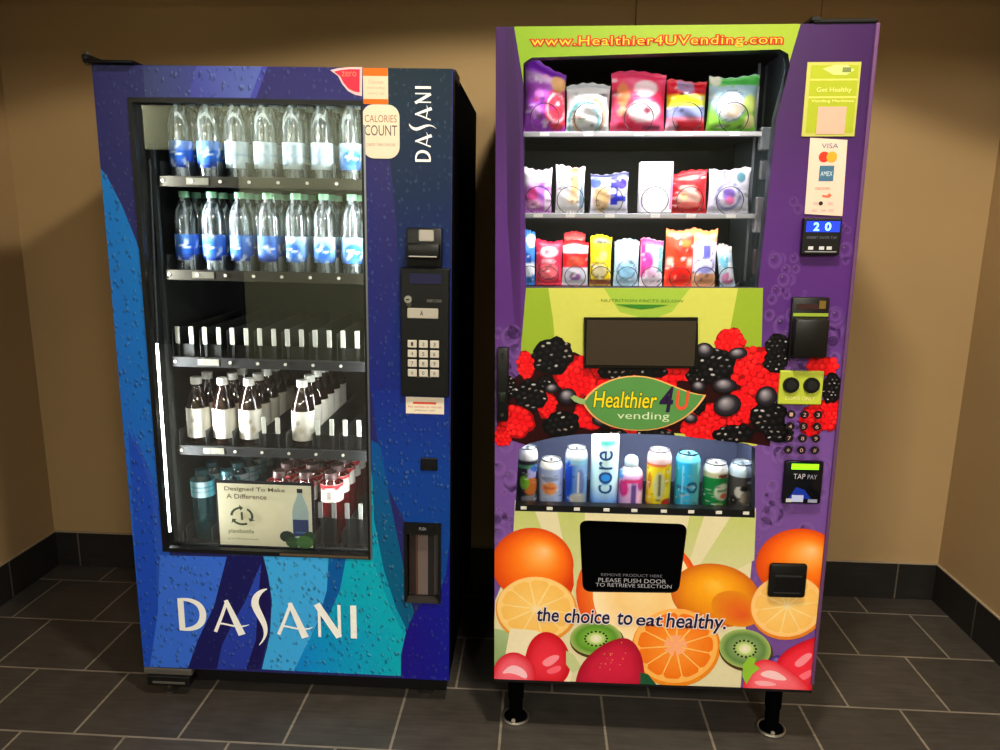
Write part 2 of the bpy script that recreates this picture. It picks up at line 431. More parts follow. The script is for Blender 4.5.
base('baseboard_back', XL, XR, -T, 0, M_base_back, (XL, XR, -T, 0))
base('baseboard_left', XL, XL + T, YA, -T, M_base_side, (XL, XL + T, YA, -T))
base('baseboard_right', XR - T, XR, YA, -T, M_base_side, (XR - T, XR, YA, -T))

P_MAIN, P_RIGHT, P_HALL, P_HALLR, P_WASH, SPR, S_MAIN = 160, 7, 4, 115, 50, 132, 70
P_SNACK, P_SNACK2, P_SNACK3, P_CAN, P_DRINK, P_DRINKS, P_DRINKL = 30, 1.5, 1.1, 2.0, .2, 5.5, 5
EXPO, GAM = .3, .88

# ------------------------------------------------------------------ the drinks machine
W, H, DP = .9405, 1.83, .78
RA, RB = (-.6404, -.8154, .0115, -.0058), (.4456, -.9165, .0034, .0104)
MA, MBX = frame(*RA), frame(*RB)
BLK = rgb(9, 9, 10)
NAVY, PURP = rgb(30, 32, 110), rgb(50, 40, 105)
A = thing('drinks_vending_machine', 'blue glass-front drinks vending machine with white lettering, left of the purple machine', 'vending machine')
A.matrix_world = MA
wx0, wx1, wz0, wz1 = .090, .7085, .4775, 1.75        # window
px0, px1, pz0, pz1 = .808, .915, .348, .598          # delivery port
b = MB()                                             # shell: panels only, hollow inside
b.box(0, .02, .05, DP, .092, H, BLK); b.box(W - .02, W, .052, DP, .092, H, BLK)
b.box(.02, W - .02, .05, DP, H - .02, H, BLK); b.box(.02, W - .02, .05, DP, .092, .11, BLK); b.box(.02, W - .02, DP - .02, DP, .11, H - .02, BLK)
b.box(.02, W - .02, .05, .055, .11, .44, BLK); b.box(.735, .80, .05, .055, .44, H - .02, BLK); b.box(.925, W - .02, .05, .055, .44, H - .02, BLK)
b.build('cabinet', M_dark, A)
LN = rgb(60, 61, 60)
b = MB()                                             # chilled compartment walls; lighter left side has its lit look in the colour
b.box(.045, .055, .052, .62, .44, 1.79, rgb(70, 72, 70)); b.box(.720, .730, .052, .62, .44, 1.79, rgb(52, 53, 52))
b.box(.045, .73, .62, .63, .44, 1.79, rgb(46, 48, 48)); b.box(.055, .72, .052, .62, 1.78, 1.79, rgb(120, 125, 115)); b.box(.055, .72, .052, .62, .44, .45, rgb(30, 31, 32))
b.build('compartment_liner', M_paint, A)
# front door: printed skin with the window and port cut out
holeA = [[(wx0, wz0), (wx1, wz0 + .004), (wx1, wz1), (wx0, wz1 - .004)], [(px0, pz0), (px1, pz0), (px1, pz1), (px0, pz1)]]
outA = [(0, .092), (W, .092), (W, H), (0, H)]
p = Print(outA, holeA, 0.)
SK = lambda *c: rgb(*c)
p.poly(outA, rgb(44, 42, 104)); p.up()
AA = p.poly
# left edge: dark violet above, bright blue waves below
AA([(-0.018, 1.591), (0.014, 1.553), (0.050, 1.475), (0.081, 1.384), (0.096, 1.325), (0.108, 0.450), (-0.006, 0.091), (-0.014, 0.445)], lambda x, z: mix(rgb(38, 92, 190), rgb(24, 122, 196), sstep(.6, 1.2, z))); p.up()
AA([(0.028, 0.847), (0.069, 0.729), (0.086, 0.637), (0.093, 0.462), (0.139, 0.461), (0.192, 0.107), (-0.006, 0.091), (0.015, 0.572)], lambda x, z: rgb(48, 88, 186)); p.up()
AA([(0.014, 0.847), (0.048, 0.758), (0.068, 0.637), (0.065, 0.448), (0.058, 0.279), (0.026, 0.096), (-0.006, 0.091)], rgb(34, 78, 182)); p.up()
# top band
AA([(0.136, 1.827), (0.464, 1.831), (0.429, 1.753), (0.136, 1.752)], lambda x, z: mix(rgb(58, 66, 112), rgb(72, 72, 170), sstep(.12, .3, x))); p.up()
AA([(0.276, 1.829), (0.449, 1.831), (0.413, 1.753), (0.250, 1.753)], lambda x, z: mix(rgb(66, 62, 160), rgb(92, 104, 178), sstep(.22, .35, x))); p.up()
AA([(0.464, 1.831), (0.713, 1.832), (0.706, 1.756), (0.429, 1.753)], rgb(46, 38, 108)); p.up()
# right side column
AA([(0.774, 1.832), (0.938, 1.832), (0.938, 1.505), (0.776, 1.502)], lambda x, z: mix(rgb(18, 38, 78), rgb(15, 37, 52), sstep(1.45, 1.7, z)))
AA([(0.776, 1.502), (0.938, 1.505), (0.939, 1.242), (0.790, 1.238)], lambda x, z: mix(rgb(24, 40, 104), rgb(18, 38, 78), sstep(1.2, 1.5, z)))
AA([(0.790, 1.238), (0.939, 1.242), (0.938, 0.989), (0.720, 0.983), (0.744, 1.099)], lambda x, z: mix(rgb(28, 44, 124), rgb(24, 40, 104), sstep(1.0, 1.25, z))); p.up()
AA([(0.701, 1.732), (0.777, 1.604), (0.794, 1.425), (0.795, 1.265), (0.778, 1.128), (0.759, 0.987), (0.703, 0.985)], lambda x, z: mix(rgb(32, 42, 122), rgb(46, 38, 98), sstep(1.05, 1.5, z))); p.up()
AA([(0.720, 0.986), (0.935, 0.992), (0.940, 0.760), (0.740, 0.752)], lambda x, z: mix(rgb(18, 66, 146), rgb(30, 46, 132), sstep(.80, 1.0, z)))
AA([(0.740, 0.752), (0.940, 0.760), (0.942, 0.357), (0.912, 0.382), (0.865, 0.481), (0.807, 0.603), (0.751, 0.723)], lambda x, z: mix(rgb(12, 70, 140), rgb(18, 66, 146), sstep(.5, .78, z))); p.up()
AA([(0.715, 0.841), (0.741, 0.827), (0.767, 0.663), (0.801, 0.479), (0.818, 0.352), (0.805, 0.247), (0.782, 0.318), (0.747, 0.413), (0.712, 0.488)], lambda x, z: mix(rgb(4, 96, 128), rgb(16, 84, 150), sstep(.45, .8, z))); p.up()
# bottom panel, left to right
AA([(0.078, 0.464), (0.295, 0.467), (0.274, 0.399), (0.231, 0.300), (0.175, 0.191), (0.144, 0.095), (0.019, 0.092), (0.058, 0.279)], rgb(64, 112, 212)); p.up()
AA([(0.281, 0.470), (0.397, 0.471), (0.406, 0.398), (0.405, 0.301), (0.384, 0.184), (0.362, 0.102), (0.138, 0.094), (0.175, 0.191), (0.232, 0.306)], rgb(28, 24, 92)); p.up()
AA([(0.391, 0.471), (0.365, 0.412), (0.330, 0.330), (0.283, 0.246), (0.249, 0.178), (0.228, 0.095), (0.325, 0.100), (0.354, 0.199), (0.379, 0.332), (0.391, 0.398)], lambda x, z: mix(rgb(44, 62, 160), rgb(48, 76, 176), sstep(.1, .4, z))); p.up()
AA([(0.386, 0.474), (0.396, 0.430), (0.397, 0.333), (0.373, 0.200), (0.353, 0.102), (0.319, 0.100), (0.354, 0.199), (0.367, 0.332)], rgb(30, 18, 84)); p.up()
AA([(0.389, 0.474), (0.588, 0.476), (0.579, 0.374), (0.546, 0.268), (0.494, 0.156), (0.473, 0.101), (0.368, 0.102), (0.398, 0.218), (0.409, 0.334), (0.401, 0.414)], rgb(70, 168, 224)); p.up()
AA([(0.582, 0.482), (0.721, 0.488), (0.747, 0.429), (0.782, 0.318), (0.811, 0.247), (0.795, 0.170), (0.795, 0.100), (0.467, 0.101), (0.500, 0.173), (0.552, 0.275), (0.576, 0.373)], lambda x, z: mix(rgb(14, 134, 206), rgb(8, 168, 184), sstep(.47, .62, x))); p.up()
AA([(0.585, 0.482), (0.636, 0.481), (0.615, 0.375), (0.570, 0.269), (0.546, 0.275), (0.576, 0.373)], rgb(10, 92, 160)); p.up()
AA([(0.714, 0.751), (0.727, 0.661), (0.748, 0.476), (0.782, 0.331), (0.811, 0.261), (0.805, 0.241), (0.770, 0.311), (0.735, 0.412), (0.712, 0.488)], lambda x, z: rgb(6, 150, 176)); p.up()
AA([(0.715, 0.841), (0.741, 0.827), (0.767, 0.663), (0.801, 0.479), (0.835, 0.314), (0.817, 0.248), (0.782, 0.324), (0.747, 0.445), (0.720, 0.600)], lambda x, z: mix(rgb(6, 92, 128), rgb(16, 84, 150), sstep(.5, .8, z))); p.up()
AA([(0.941, 0.547), (0.930, 0.437), (0.912, 0.382), (0.865, 0.354), (0.823, 0.281), (0.802, 0.204), (0.795, 0.093), (0.944, 0.091)], lambda x, z: mix(rgb(34, 16, 130), rgb(24, 26, 140), sstep(.8, .92, x))); p.up()
p.c = [(min(.95, c[0] * 1.02), min(.95, c[1] * 1.12), min(.95, c[2] * 1.18)) for c in p.c]
door = p.build('printed_door', M_drops, A)
b = MB()                                             # door thickness behind the skin
D1 = .001
b.box(0, W, D1, .05, H - .03, H, rgb(24, 24, 70)); b.box(0, W, D1, .05, .092, .125, BLK); b.box(0, .03, D1, .05, .125, H - .03, rgb(20, 22, 60)); b.box(W - .02, W, D1, .05, .125, H - .03, BLK)
b.build('door_edge', M_paint, A)
b = MB()                                             # black gasket round the window, chrome strip on its right
g = .012
for (x0, x1, z0, z1) in ((wx0, wx0 + g, wz0, wz1), (wx1 - .006, wx1, wz0, wz1), (wx0 + g, wx1 - .006, wz1 - g, wz1), (wx0 + g, wx1 - .006, wz0, wz0 + g)):
    b.box(x0, x1, -.004, .016, z0, z1, rgb(14, 14, 15))
b.box(wx1, wx1 + .005, -.004, .02, wz0, wz1 - .06, rgb(150, 152, 160), 1)
b.box(.44, wx1 - .006, -.0045, .0, wz0 + .002, wz0 + .010, rgb(150, 130, 108), 1)
b.build('window_frame', [M_plast, M_metal], A)
b = MB(); b.add([(wx0 + g, .02, wz0 + g), (wx1 - .006, .02, wz0 + g), (wx1 - .006, .02, wz1 - g), (wx0 + g, .02, wz1 - g)], [(0, 1, 2, 3)], (1, 1, 1))
b.build('window_pane', M_glass_drink, A)
# lamp strip down the left of the compartment
b = MB(); b.tube([(.084, .056, .515), (.088, .056, 1.09)], .0036, 10, (.92, .95, .9), 0); lt = b.build('light_tube', M_tube, A, 40)
b = MB(); b.tube([(.0885, .056, 1.093), (.106, .056, 1.60)], .0045, 10, rgb(44, 47, 46)); b.build('light_housing', M_paint, A, 40)
b = MB(); b.box(.106, .116, .062, .076, .47, 1.64, rgb(52, 55, 53)); b.build('shelf_post', M_paint, A)
b = MB(); b.tube([(.7145, .046, .52), (.7145, .046, 1.72)], .004, 10, (.92, .95, .9)); b.build('light_tube', M_tube, A, 40)  # unseen right-hand tube, added for highlights down the bottles

# shelves with price rails, lane dividers and bottle retainers
LX = [.158 + .0805 * i for i in range(7)]
SHELF = [1.548, 1.292, 1.042, .775, .466]
chip, strip = rgb(214, 210, 196), rgb(170, 170, 158)
for si, z in enumerate(SHELF):
    x0, x1 = .122, .712
    b = MB()
    b.box(x0, x1, .075, .60, z - .006, z, rgb(58, 60, 58))
    for i in range(8):
        xx = LX[0] - .040 + .0805 * i
        b.box(xx - .001, xx + .001, .09, .60, z, z + (.05 if si != 2 else .085), rgb(72, 74, 72))
    sh = b.build('shelf', M_paint, A)
    b = MB()
    b.box(x0, x1, .066, .075, z - .020, z + .010, rgb(74, 71, 64) if si < 2 else rgb(40, 41, 42), bev=.002)  # upper rails tinted tan to imitate reflected light
    b.box(.20, .262, .0645, .066, z - .013, z + .005, rgb(140, 137, 124) if si < 4 else rgb(60, 60, 62))
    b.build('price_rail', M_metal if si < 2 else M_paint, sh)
    for i in range(7):
        b = MB(); b.lathe([(.0045, 0), (.0045, .003)], 0, 0, 0, 10, None, chip)
        b.v = [(LX[i] - .024 + v[0], .0655 - v[2], z - .004 + v[1]) for v in b.v]
        b.build('price_chip', M_plast, sh)
    if si >= 2:
        for i in range(7):
            if (si == 4 and i < 5) or (si == 3 and i in (0, 1, 2, 4)): continue
            b = MB(); X = LX[i]
            cs = strip if si < 4 else rgb(120, 122, 118)
            hz = {2: .046, 3: .050, 4: .100}[si]
            for s in (-1, 1):
                b.box(X + s * .0205 - .0068, X + s * .0205 + .0068, .080, .084, z + hz, z + hz + .050, cs, bev=.001, seg=1)
                b.box(X + s * .0205 - .004, X + s * .0205 + .004, .0835, .096, z + .001, z + hz + .03, rgb(30, 31, 32))
            b.box(X - .022, X + .022, .092, .097, z + .001, z + hz - .002, rgb(26, 27, 28))
            r = b.build('bottle_retainer', M_plast, sh)

# controls on the door
b = MB()
b.box(.805, .936, -.014, 0, .975, 1.327, rgb(13, 12, 14), bev=.003)
b.box(.83, .915, -.0155, -.014, 1.285, 1.312, rgb(26, 24, 70))
panel = b.build('control_panel', M_plast, A)
b = MB(); b.box(.823, .907, -.017, -.0145, 1.192, 1.220, rgb(186, 180, 170), bev=.002); add_text(b, 'A', .858, .866, 1.200, 1.212, -.0172, rgb(30, 30, 30)); b.build('selection_display', M_gloss, panel)
b = MB(); b.tube([(.826, -.014, 1.243), (.826, -.024, 1.243)], .010, 16, rgb(190, 188, 184)); b.box(.822, .830, -.026, -.024, 1.2415, 1.2445, rgb(30, 30, 30)); b.tube([(.828, -.014, 1.231), (.828, -.020, 1.229)], .007, 12, rgb(150, 148, 145)); b.build('lock', M_metal, panel, 40)
b = MB(); add_text(b, 'INSERT COINS', .876, .915, 1.236, 1.244, -.0143, rgb(140, 138, 134)); b.build('panel_lettering', M_label, panel)
b = MB(); add_text(b, 'COIN RETURN', .848, .888, 1.028, 1.034, -.0143, rgb(150, 148, 144)); b.build('panel_lettering', M_label, panel)
keys = '123456789*0#'
for r in range(4):
    for c in range(3):
        b = MB(); kx, kz = .836 + c * .0305, 1.122 - r * .0268
        b.box(kx - .0125, kx + .0125, -.019, -.0145, kz - .0105, kz + .0105, rgb(206, 200, 190), bev=.002)
        add_text(b, keys[r * 3 + c], kx - .003, kx + .003, kz - .005, kz + .005, -.0192, rgb(60, 60, 64))
        b.build('key', M_plast, panel)
b = MB()                                             # bill slot above the panel
b.box(.822, .916, -.016, 0, 1.330, 1.432, rgb(12, 12, 13), bev=.004)
b.box(.826, .912, -.040, -.016, 1.352, 1.392, rgb(16, 16, 17), bev=.006)
b.box(.832, .906, -.043, -.040, 1.357, 1.360, rgb(180, 178, 172))
bv = b.build('bill_validator', M_plast, A, 35)
b = MB(); b.box(.855, .895, -.018, -.016, 1.398, 1.428, rgb(176, 172, 166), bev=.003); b.build('bill_guide', M_plast, bv)
b = MB(); b.box(.815, .922, -.0012, 0, .922, .970, rgb(238, 226, 208)); b.box(.835, .90, -.0014, -.0012, .950, .956, rgb(226, 90, 70))
add_text(b, 'For service or refunds', .822, .915, .939, .946, -.0014, rgb(210, 130, 110)); add_text(b, 'please call', .84, .895, .929, .935, -.0014, rgb(150, 140, 130)); b.build('service_sticker', M_label, A)
b = MB(); b.box(.856, .904, -.006, 0, .757, .795, rgb(8, 10, 24), bev=.003); b.box(.862, .898, -.0065, -.006, .763, .772, rgb(3, 3, 4)); b.build('coin_return', M_plast, A)
# delivery port: framed recess with a clear flap
b = MB()
b.box(px0, px0 + .008, -.006, .06, pz0, pz1, BLK); b.box(px1 - .008, px1, -.006, .06, pz0, pz1, BLK); b.box(px0 + .008, px1 - .008, -.006, .06, pz1 - .035, pz1, BLK); b.box(px0 + .008, px1 - .008, -.008, .06, pz0, pz0 + .008, rgb(62, 58, 56))
b.box(px0, px1, .14, .145, pz0, pz1, rgb(20, 18, 20)); b.box(px0, px0 + .004, .06, .14, pz0, pz1, rgb(30, 28, 28)); b.box(px1 - .004, px1, .06, .14, pz0, pz1, rgb(30, 28, 28)); b.box(px0, px1, .06, .14, pz0, pz0 + .004, rgb(40, 38, 38))
port = b.build('delivery_port', M_plast, A)
b = MB()
for xa, xb, ya, cc in ((.010, .030, .020, (54, 40, 38)), (.030, .036, .019, (92, 66, 58)), (.036, .066, .021, (116, 102, 98)), (.066, .084, .020, (40, 36, 37)), (.084, .097, .021, (78, 72, 72))):
    b.box(px0 + xa, px0 + xb, ya, .026, pz0 + .012, pz1 - .036, rgb(*cc))
b.build('port_flap', M_gloss, port)
b = MB(); add_text(b, 'PUSH', .852, .872, pz1 - .022, pz1 - .012, -.0065, rgb(170, 170, 175)); b.build('port_lettering', M_label, port)

# big lettering: high-contrast roman capitals with sweeping strokes
def stroke(mb, pts, ws, fx):
    """ribbon of varying width through pts in letter space, mapped by fx to the panel"""
    L, R = [], []
    for i, (x, y) in enumerate(pts):
        a = pts[max(0, i - 1)]; c = pts[min(len(pts) - 1, i + 1)]
        dx, dy = c[0] - a[0], c[1] - a[1]; n = math.hypot(dx, dy) or 1
        L.append((x - dy / n * ws[i] / 2, y + dx / n * ws[i] / 2)); R.append((x + dy / n * ws[i] / 2, y - dx / n * ws[i] / 2))
    vs = [fx(*q) for q in L] + [fx(*q) for q in R]; n = len(pts)
    mb.add(vs, [(i, i + n, i + n + 1, i + 1) for i in range(n - 1)], rgb(250, 250, 250))
def bez(p0, p1, p2, p3, n=10):
    return [tuple((1 - t) ** 3 * p0[k] + 3 * (1 - t) ** 2 * t * p1[k] + 3 * (1 - t) * t * t * p2[k] + t ** 3 * p3[k] for k in (0, 1)) for t in [i / n for i in range(n + 1)]]
def wordmark(mb, fx):
    """letter space: x 0..5.0 along the word, y 0..1 cap height"""
    k = [0]
    def S(pts, ws):
        k[0] += 1; e = k[0] * 1e-5
        stroke(mb, pts, ws if isinstance(ws, list) else [ws] * len(pts), lambda x, y: fx(x, y, e))
    S([(.10, 0), (.10, 1)], [.17, .17])                                                    # D
    c = bez((.02, .965), (.55, 1.02), (.72, .78), (.70, .48)) + bez((.70, .48), (.66, .12), (.36, .03), (.06, .035))[1:]
    S(c, [.07 + .12 * math.sin(PI * i / (len(c) - 1)) for i in range(len(c))])
    for o in (0, 1.76):                                                                    # two A
        S([(1.02 + o, 0), (1.22 + o, .5), (1.40 + o, 1)], [.10, .09, .09])
        S([(1.36 + o, 1.0), (1.55 + o, .5), (1.76 + o, -.06)], [.12, .17, .21])
        c = bez((1.12 + o, .27), (1.35 + o, .30), (1.62 + o, .10), (1.97 + o, .27))
        S(c, [.06] * 6 + [.06, .055, .05, .04, .02])
    c = bez((2.52, 1.40), (2.30, 1.33), (2.08, 1.08), (2.20, .78), 12) + bez((2.20, .78), (2.32, .42), (2.62, .10), (2.22, -.36), 12)[1:]
    S(c, [.02 + .19 * math.sin(PI * (i / (len(c) - 1)) ** .9) for i in range(len(c))])    # S
    S([(3.92, -.02), (3.92, 1)], [.08, .08]); S([(3.86, 1.0), (4.46, 0)], [.19, .19]); S([(4.47, 0), (4.47, 1)], [.09, .09])   # N
    S([(4.86, -.02), (4.86, 1)], [.17, .17])                                               # I
lw = MB(); sx = (.664 - .120) / 4.95
wordmark(lw, lambda x, y, e: (.120 + x * sx, -.0022 - e, .222 + y * .106))
lw.build('brand_lettering', M_label, A)
lw = MB(); sv = (1.785 - 1.598) / 4.95
wordmark(lw, lambda x, y, e: (.884 - y * .040, -.0022 - e, 1.600 + x * sv))
lw.build('brand_lettering', M_label, A)
# stickers by the window corner
OR = rgb(236, 120, 40)
b = MB(); b.box(.710, .774, -.0028, 0, 1.742, 1.829, rgb(240, 214, 190)); b.box(.710, .774, -.0030, -.0028, 1.810, 1.829, OR); b.box(.710, .774, -.0030, -.0028, 1.742, 1.754, OR)
add_text(b, 'Choose', .724, .762, 1.791, 1.801, -.0031, rgb(232, 170, 150)); add_text(b, 'well today', .719, .766, 1.777, 1.785, -.0031, rgb(190, 170, 150)); add_text(b, 'every sip', .722, .764, 1.764, 1.771, -.0031, rgb(232, 170, 150)); b.build('orange_band_sticker', M_label, A)
b = MB(); b.prism(rrect(.706, .803, 1.607, 1.741, .030, 6), -.0036, -.001, rgb(236, 222, 202))
add_text(b, 'CALORIES', .713, .796, 1.697, 1.715, -.0038, rgb(176, 128, 100)); add_text(b, 'COUNT', .712, .797, 1.664, 1.690, -.0038, rgb(110, 98, 92)); add_text(b, 'CHECK THEN CHOOSE', .717, .792, 1.638, 1.645, -.0038, rgb(170, 140, 116)); b.build('rounded_calorie_sticker', M_label, A)
b = MB()
leaf = [(0.625, 1.823), (0.645, 1.809), (0.655, 1.790), (0.670, 1.773), (0.688, 1.764), (0.706, 1.761), (0.708, 1.831), (0.677, 1.831), (0.646, 1.828)]
b.prism(leaf, -.0012, 0, rgb(232, 200, 206)); cx = sum(q[0] for q in leaf) / 9 + .008; cz = sum(q[1] for q in leaf) / 9 + .003
b.prism([(cx + (x - cx) * .80, cz + (z - cz) * .80) for x, z in leaf], -.0016, -.0012, rgb(236, 62, 88)); add_text(b, 'zero', cx - .022, cx + .016, cz + .004, cz + .016, -.0018, rgb(250, 150, 120)); b.build('red_leaf_sticker', M_label, A)
# notice standing inside the glass
sgx0, sgx1, sgz0, sgz1 = .246, .532, .462, .690
b = MB()
b.box(sgx0 - .004, sgx1 + .004, .034, .040, sgz0 - .010, sgz1 + .002, rgb(12, 14, 30))
b.box(sgx0 + .002, sgx1 - .004, .0335, .034, sgz0 + .028, sgz1 - .006, rgb(242, 236, 210))
b.box(sgx0 + .03, sgx0 + .11, .0332, .034, sgz0 + .006, sgz0 + .012, rgb(70, 74, 120))
add_text(b, 'Designed To Make', .270, .450, .658, .674, .0328, rgb(110, 96, 70), offset=.008); add_text(b, 'A Difference', .275, .395, .637, .652, .0328, rgb(110, 96, 70), offset=.008)
c0, c1 = .318, .583
for k in range(3):                                   # three chasing arrows round a small mark
    a0 = math.radians(100 + 120 * k)
    pts = [(c0 + .031 * math.cos(a0 + t * .17), c1 + .026 * math.sin(a0 + t * .17)) for t in range(9)]
    L = [(c0 + (x - c0) * 1.14, z0 + 0) for x, z0 in pts]
    vs = [(c0 + (x - c0) * 1.12, .0328, c1 + (z - c1) * 1.12) for x, z in pts] + [(c0 + (x - c0) * .88, .0328, c1 + (z - c1) * .88) for x, z in pts]
    b.add(vs, [(i, i + 1, i + 10, i + 9) for i in range(8)], rgb(70, 84, 60))
    e = a0 - .25
    b.add([(c0 + .042 * math.cos(a0), .0327, c1 + .036 * math.sin(a0)), (c0 + .021 * math.cos(a0), .0327, c1 + .017 * math.sin(a0)), (c0 + .031 * math.cos(e - .1), .0327, c1 + .026 * math.sin(e - .1))], [(0, 1, 2)], rgb(70, 84, 60))
b.box(c0 - .003, c0 + .003, .0325, .034, c1 - .012, c1 + .012, rgb(70, 84, 60))
add_text(b, 'plantbottle', .276, .352, .525, .542, .0328, rgb(100, 112, 76)); add_text(b, 'up to 30% plant based', .272, .362, .507, .514, .0328, rgb(150, 146, 120))
sg = b.build('window_sign', M_label, A)
b = MB()                                             # bottle pictured on the notice
bot = [(.470, .500), (.470, .602), (.474, .622), (.486, .652), (.488, .662), (.500, .662), (.502, .652), (.514, .622), (.518, .602), (.518, .500)]
b.prism(bot, .0326, .0334, rgb(176, 196, 196)); b.prism([(.471, .500), (.471, .578), (.517, .578), (.517, .500)], .0322, .0326, rgb(34, 60, 120)); b.box(.486, .502, .0322, .0334, .662, .674, rgb(24, 26, 40))
b.box(.476, .512, .032, .0322, .535, .540, rgb(80, 120, 180))
for (lx, lz, r, col) in ((.452, .524, .022, (20, 50, 40)), (.470, .506, .022, (40, 96, 40)), (.505, .508, .026, (70, 128, 60)), (.520, .526, .020, (26, 70, 40)), (.486, .512, .018, (206, 222, 206))):
    b.prism([(lx + r * math.cos(t * PI / 6), lz + .8 * r * math.sin(t * PI / 6)) for t in range(12)], .0312 - r * .01, .0322, rgb(*col))
b.build('pictured_bottle', M_label, sg)
# base, feet, hinge
b = MB(); b.box(.155, .93, .02, .05, .045, .0915, rgb(6, 6, 7)); b.box(.0, .15, -.004, .06, .070, .091, rgb(92, 88, 84), bev=.003); b.box(.012, .145, -.010, .05, .036, .070, rgb(16, 16, 17), bev=.004); b.box(.03, .13, -.013, -.009, .046, .052, rgb(96, 92, 88)); b.build('base_rail', M_paint, A)  # grey block on the black bracket paints its lit top edge
for (fx_, fy_) in ((.062, -.005), (.86, .04), (.06, .70), (.88, .70)):
    zf = fx_ * math.tan(.0058)
    b = MB(); b.lathe([(.024, zf + .0005), (.024, zf + .006), (.009, zf + .012), (.009, .092)], fx_, fy_ + .03, 0, 16, None, rgb(120, 112, 104)); b.build('levelling_foot', M_metal, A, 40)
b = MB(); b.box(-.012, .12, -.02, .06, H + .001, H + .008, rgb(10, 10, 11), bev=.002); b.box(-.014, .004, -.022, .05, H + .006, H + .022, rgb(14, 14, 15), bev=.005); b.tube([(-.004, -.01, H - .004), (-.004, -.01, H + .028)], .006, 10, rgb(60, 56, 52)); b.build('door_hinge', M_paint, A, 35)
b = MB(); b.box(W - .035, W + .002, .06, .16, H - .018, H + .010, rgb(8, 8, 9), bev=.003); b.build('hinge_cover', M_paint, A)

# ------------------------------------------------------------------ bottles in the drinks machine
ORD = ['leftmost', 'second from left', 'third from left', 'middle', 'third from right', 'second from right', 'rightmost']
def pat(base, ops):
    """label pattern in u,v 0..1: bands, ellipses and bars over a base colour"""
    def f(u, v):
        c = base(u, v) if callable(base) else base
        for o in ops:
            if o[0] == 'e':
                d = math.hypot((u - o[1]) / o[3], (v - o[2]) / o[4]); c = mix(c, o[5], 1 - sstep(.85, 1.15, d))
            elif o[0] == 'r':
                d = abs(math.hypot((u - o[1]) / o[3], (v - o[2]) / o[4]) - 1) / o[6]; c = mix(c, o[5], 1 - sstep(.7, 1.3, d))
            elif o[0] == 'b':
                t = sstep(o[1] - .012, o[1] + .012, v) * (1 - sstep(o[2] - .012, o[2] + .012, v)); c = mix(c, o[3], t)
            elif o[0] == 'x':
                t = sstep(o[1] - .02, o[1] + .02, u) * (1 - sstep(o[2] - .02, o[2] + .02, u)) * sstep(o[3] - .015, o[3] + .015, v) * (1 - sstep(o[4] - .015, o[4] + .015, v)); c = mix(c, o[5], t)
        return c
    return f
def subdiv(z0, z1, r0, r1, n):
    return [(r0 + (r1 - r0) * i / n, z0 + (z1 - z0) * i / n) for i in range(n + 1)]
def bottle(name, label, cat, body_prof, M_body, label_zone, labfn, cap_zone, capcol, group, inner=None):
    o = thing(name, label, cat, group=group)
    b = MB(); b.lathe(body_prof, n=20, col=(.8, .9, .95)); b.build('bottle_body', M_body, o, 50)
    z0, z1, r = label_zone
    b = MB()
    b.lathe(subdiv(z0, z1, r, r, 14), n=36, colfn=lambda a, z: labfn(.5 + a / PI, (z - z0) / (z1 - z0)), caps=False); b.build('label', M_label, o, 60)
    c0, c1, rc = cap_zone
    b = MB(); b.lathe([(rc * .98, c0), (rc, c0 + .002), (rc, c1 - .002), (rc * .93, c1)], n=18, col=capcol); b.build('cap', M_plast, o, 40)
    return o
water_prof = [(.024, 0), (.031, .004), (.032, .012), (.030, .02), (.032, .03), (.030, .04), (.032, .05), (.032, .125), (.031, .135), (.032, .145), (.028, .170), (.018, .195), (.0125, .203), (.0125, .212)]
BW, WT = rgb(40, 92, 180), rgb(226, 236, 240)
def streaks(f, k):
    'vertical whitish streaks mixed over a label pattern'
    return lambda u, v: mix(f(u, v), (.8, .9, .95), .75 * sstep(.35, .8, math.sin(u * 17 + k + 2 * math.sin(v * 5 + k)) * (.6 + .4 * math.sin(v * 9 + 2 * k))))
wl = pat(lambda u, v: mix(rgb(60, 120, 200), rgb(160, 200, 230), v), [('e', .5, .45, .26, .3, rgb(30, 110, 205)), ('e', .42, .5, .12, .06, WT), ('e', .6, .42, .08, .06, WT), ('b', .86, 1, rgb(200, 224, 236))])
wl2 = pat(lambda u, v: mix(rgb(30, 70, 160), rgb(90, 140, 210), v), [('e', .5, .5, .2, .26, rgb(50, 110, 205)), ('e', .4, .56, .10, .05, WT), ('e', .56, .5, .10, .06, WT), ('b', 0, .1, rgb(24, 50, 130))])
wl3 = pat(rgb(206, 222, 228), [('x', .3, .42, .1, .9, rgb(150, 180, 200)), ('x', .55, .66, .2, .9, rgb(160, 186, 205)), ('b', .45, .55, rgb(170, 196, 214))])
LIDG = rgb(150, 205, 165)
ROWN = ['top shelf', 'second shelf', 'third shelf', 'fourth shelf', 'bottom shelf']
def put(o, X, Y, Z, M, rz=0.):
    o.matrix_world = M @ Matrix.Translation((X, Y, Z)) @ Matrix.Rotation(rz, 4, 'Z')
def shelf_of(proto, si, i, k, what, y0=.136, dy=.076, first=[None]):
    """k-th bottle back in lane i of shelf si, with a label of its own"""
    o = proto if proto.get('fresh') else copy_thing(proto)
    if 'fresh' in proto: del proto['fresh']
    if 'fresh' in o: del o['fresh']
    o['label'] = '%s, %s in %s lane, %s' % (what, ['front one', 'second back', 'third back', 'fourth back', 'fifth back', 'sixth back'][k], ORD[i], ROWN[si])
    o['group'] = what + 's on ' + ROWN[si] + ' of the drinks machine'
    put(o, LX[i], y0 + dy * k, SHELF[si] + .0008, MA, rz=(.35 * math.sin(i * 2.3 + si + k * 1.7)))
    return o
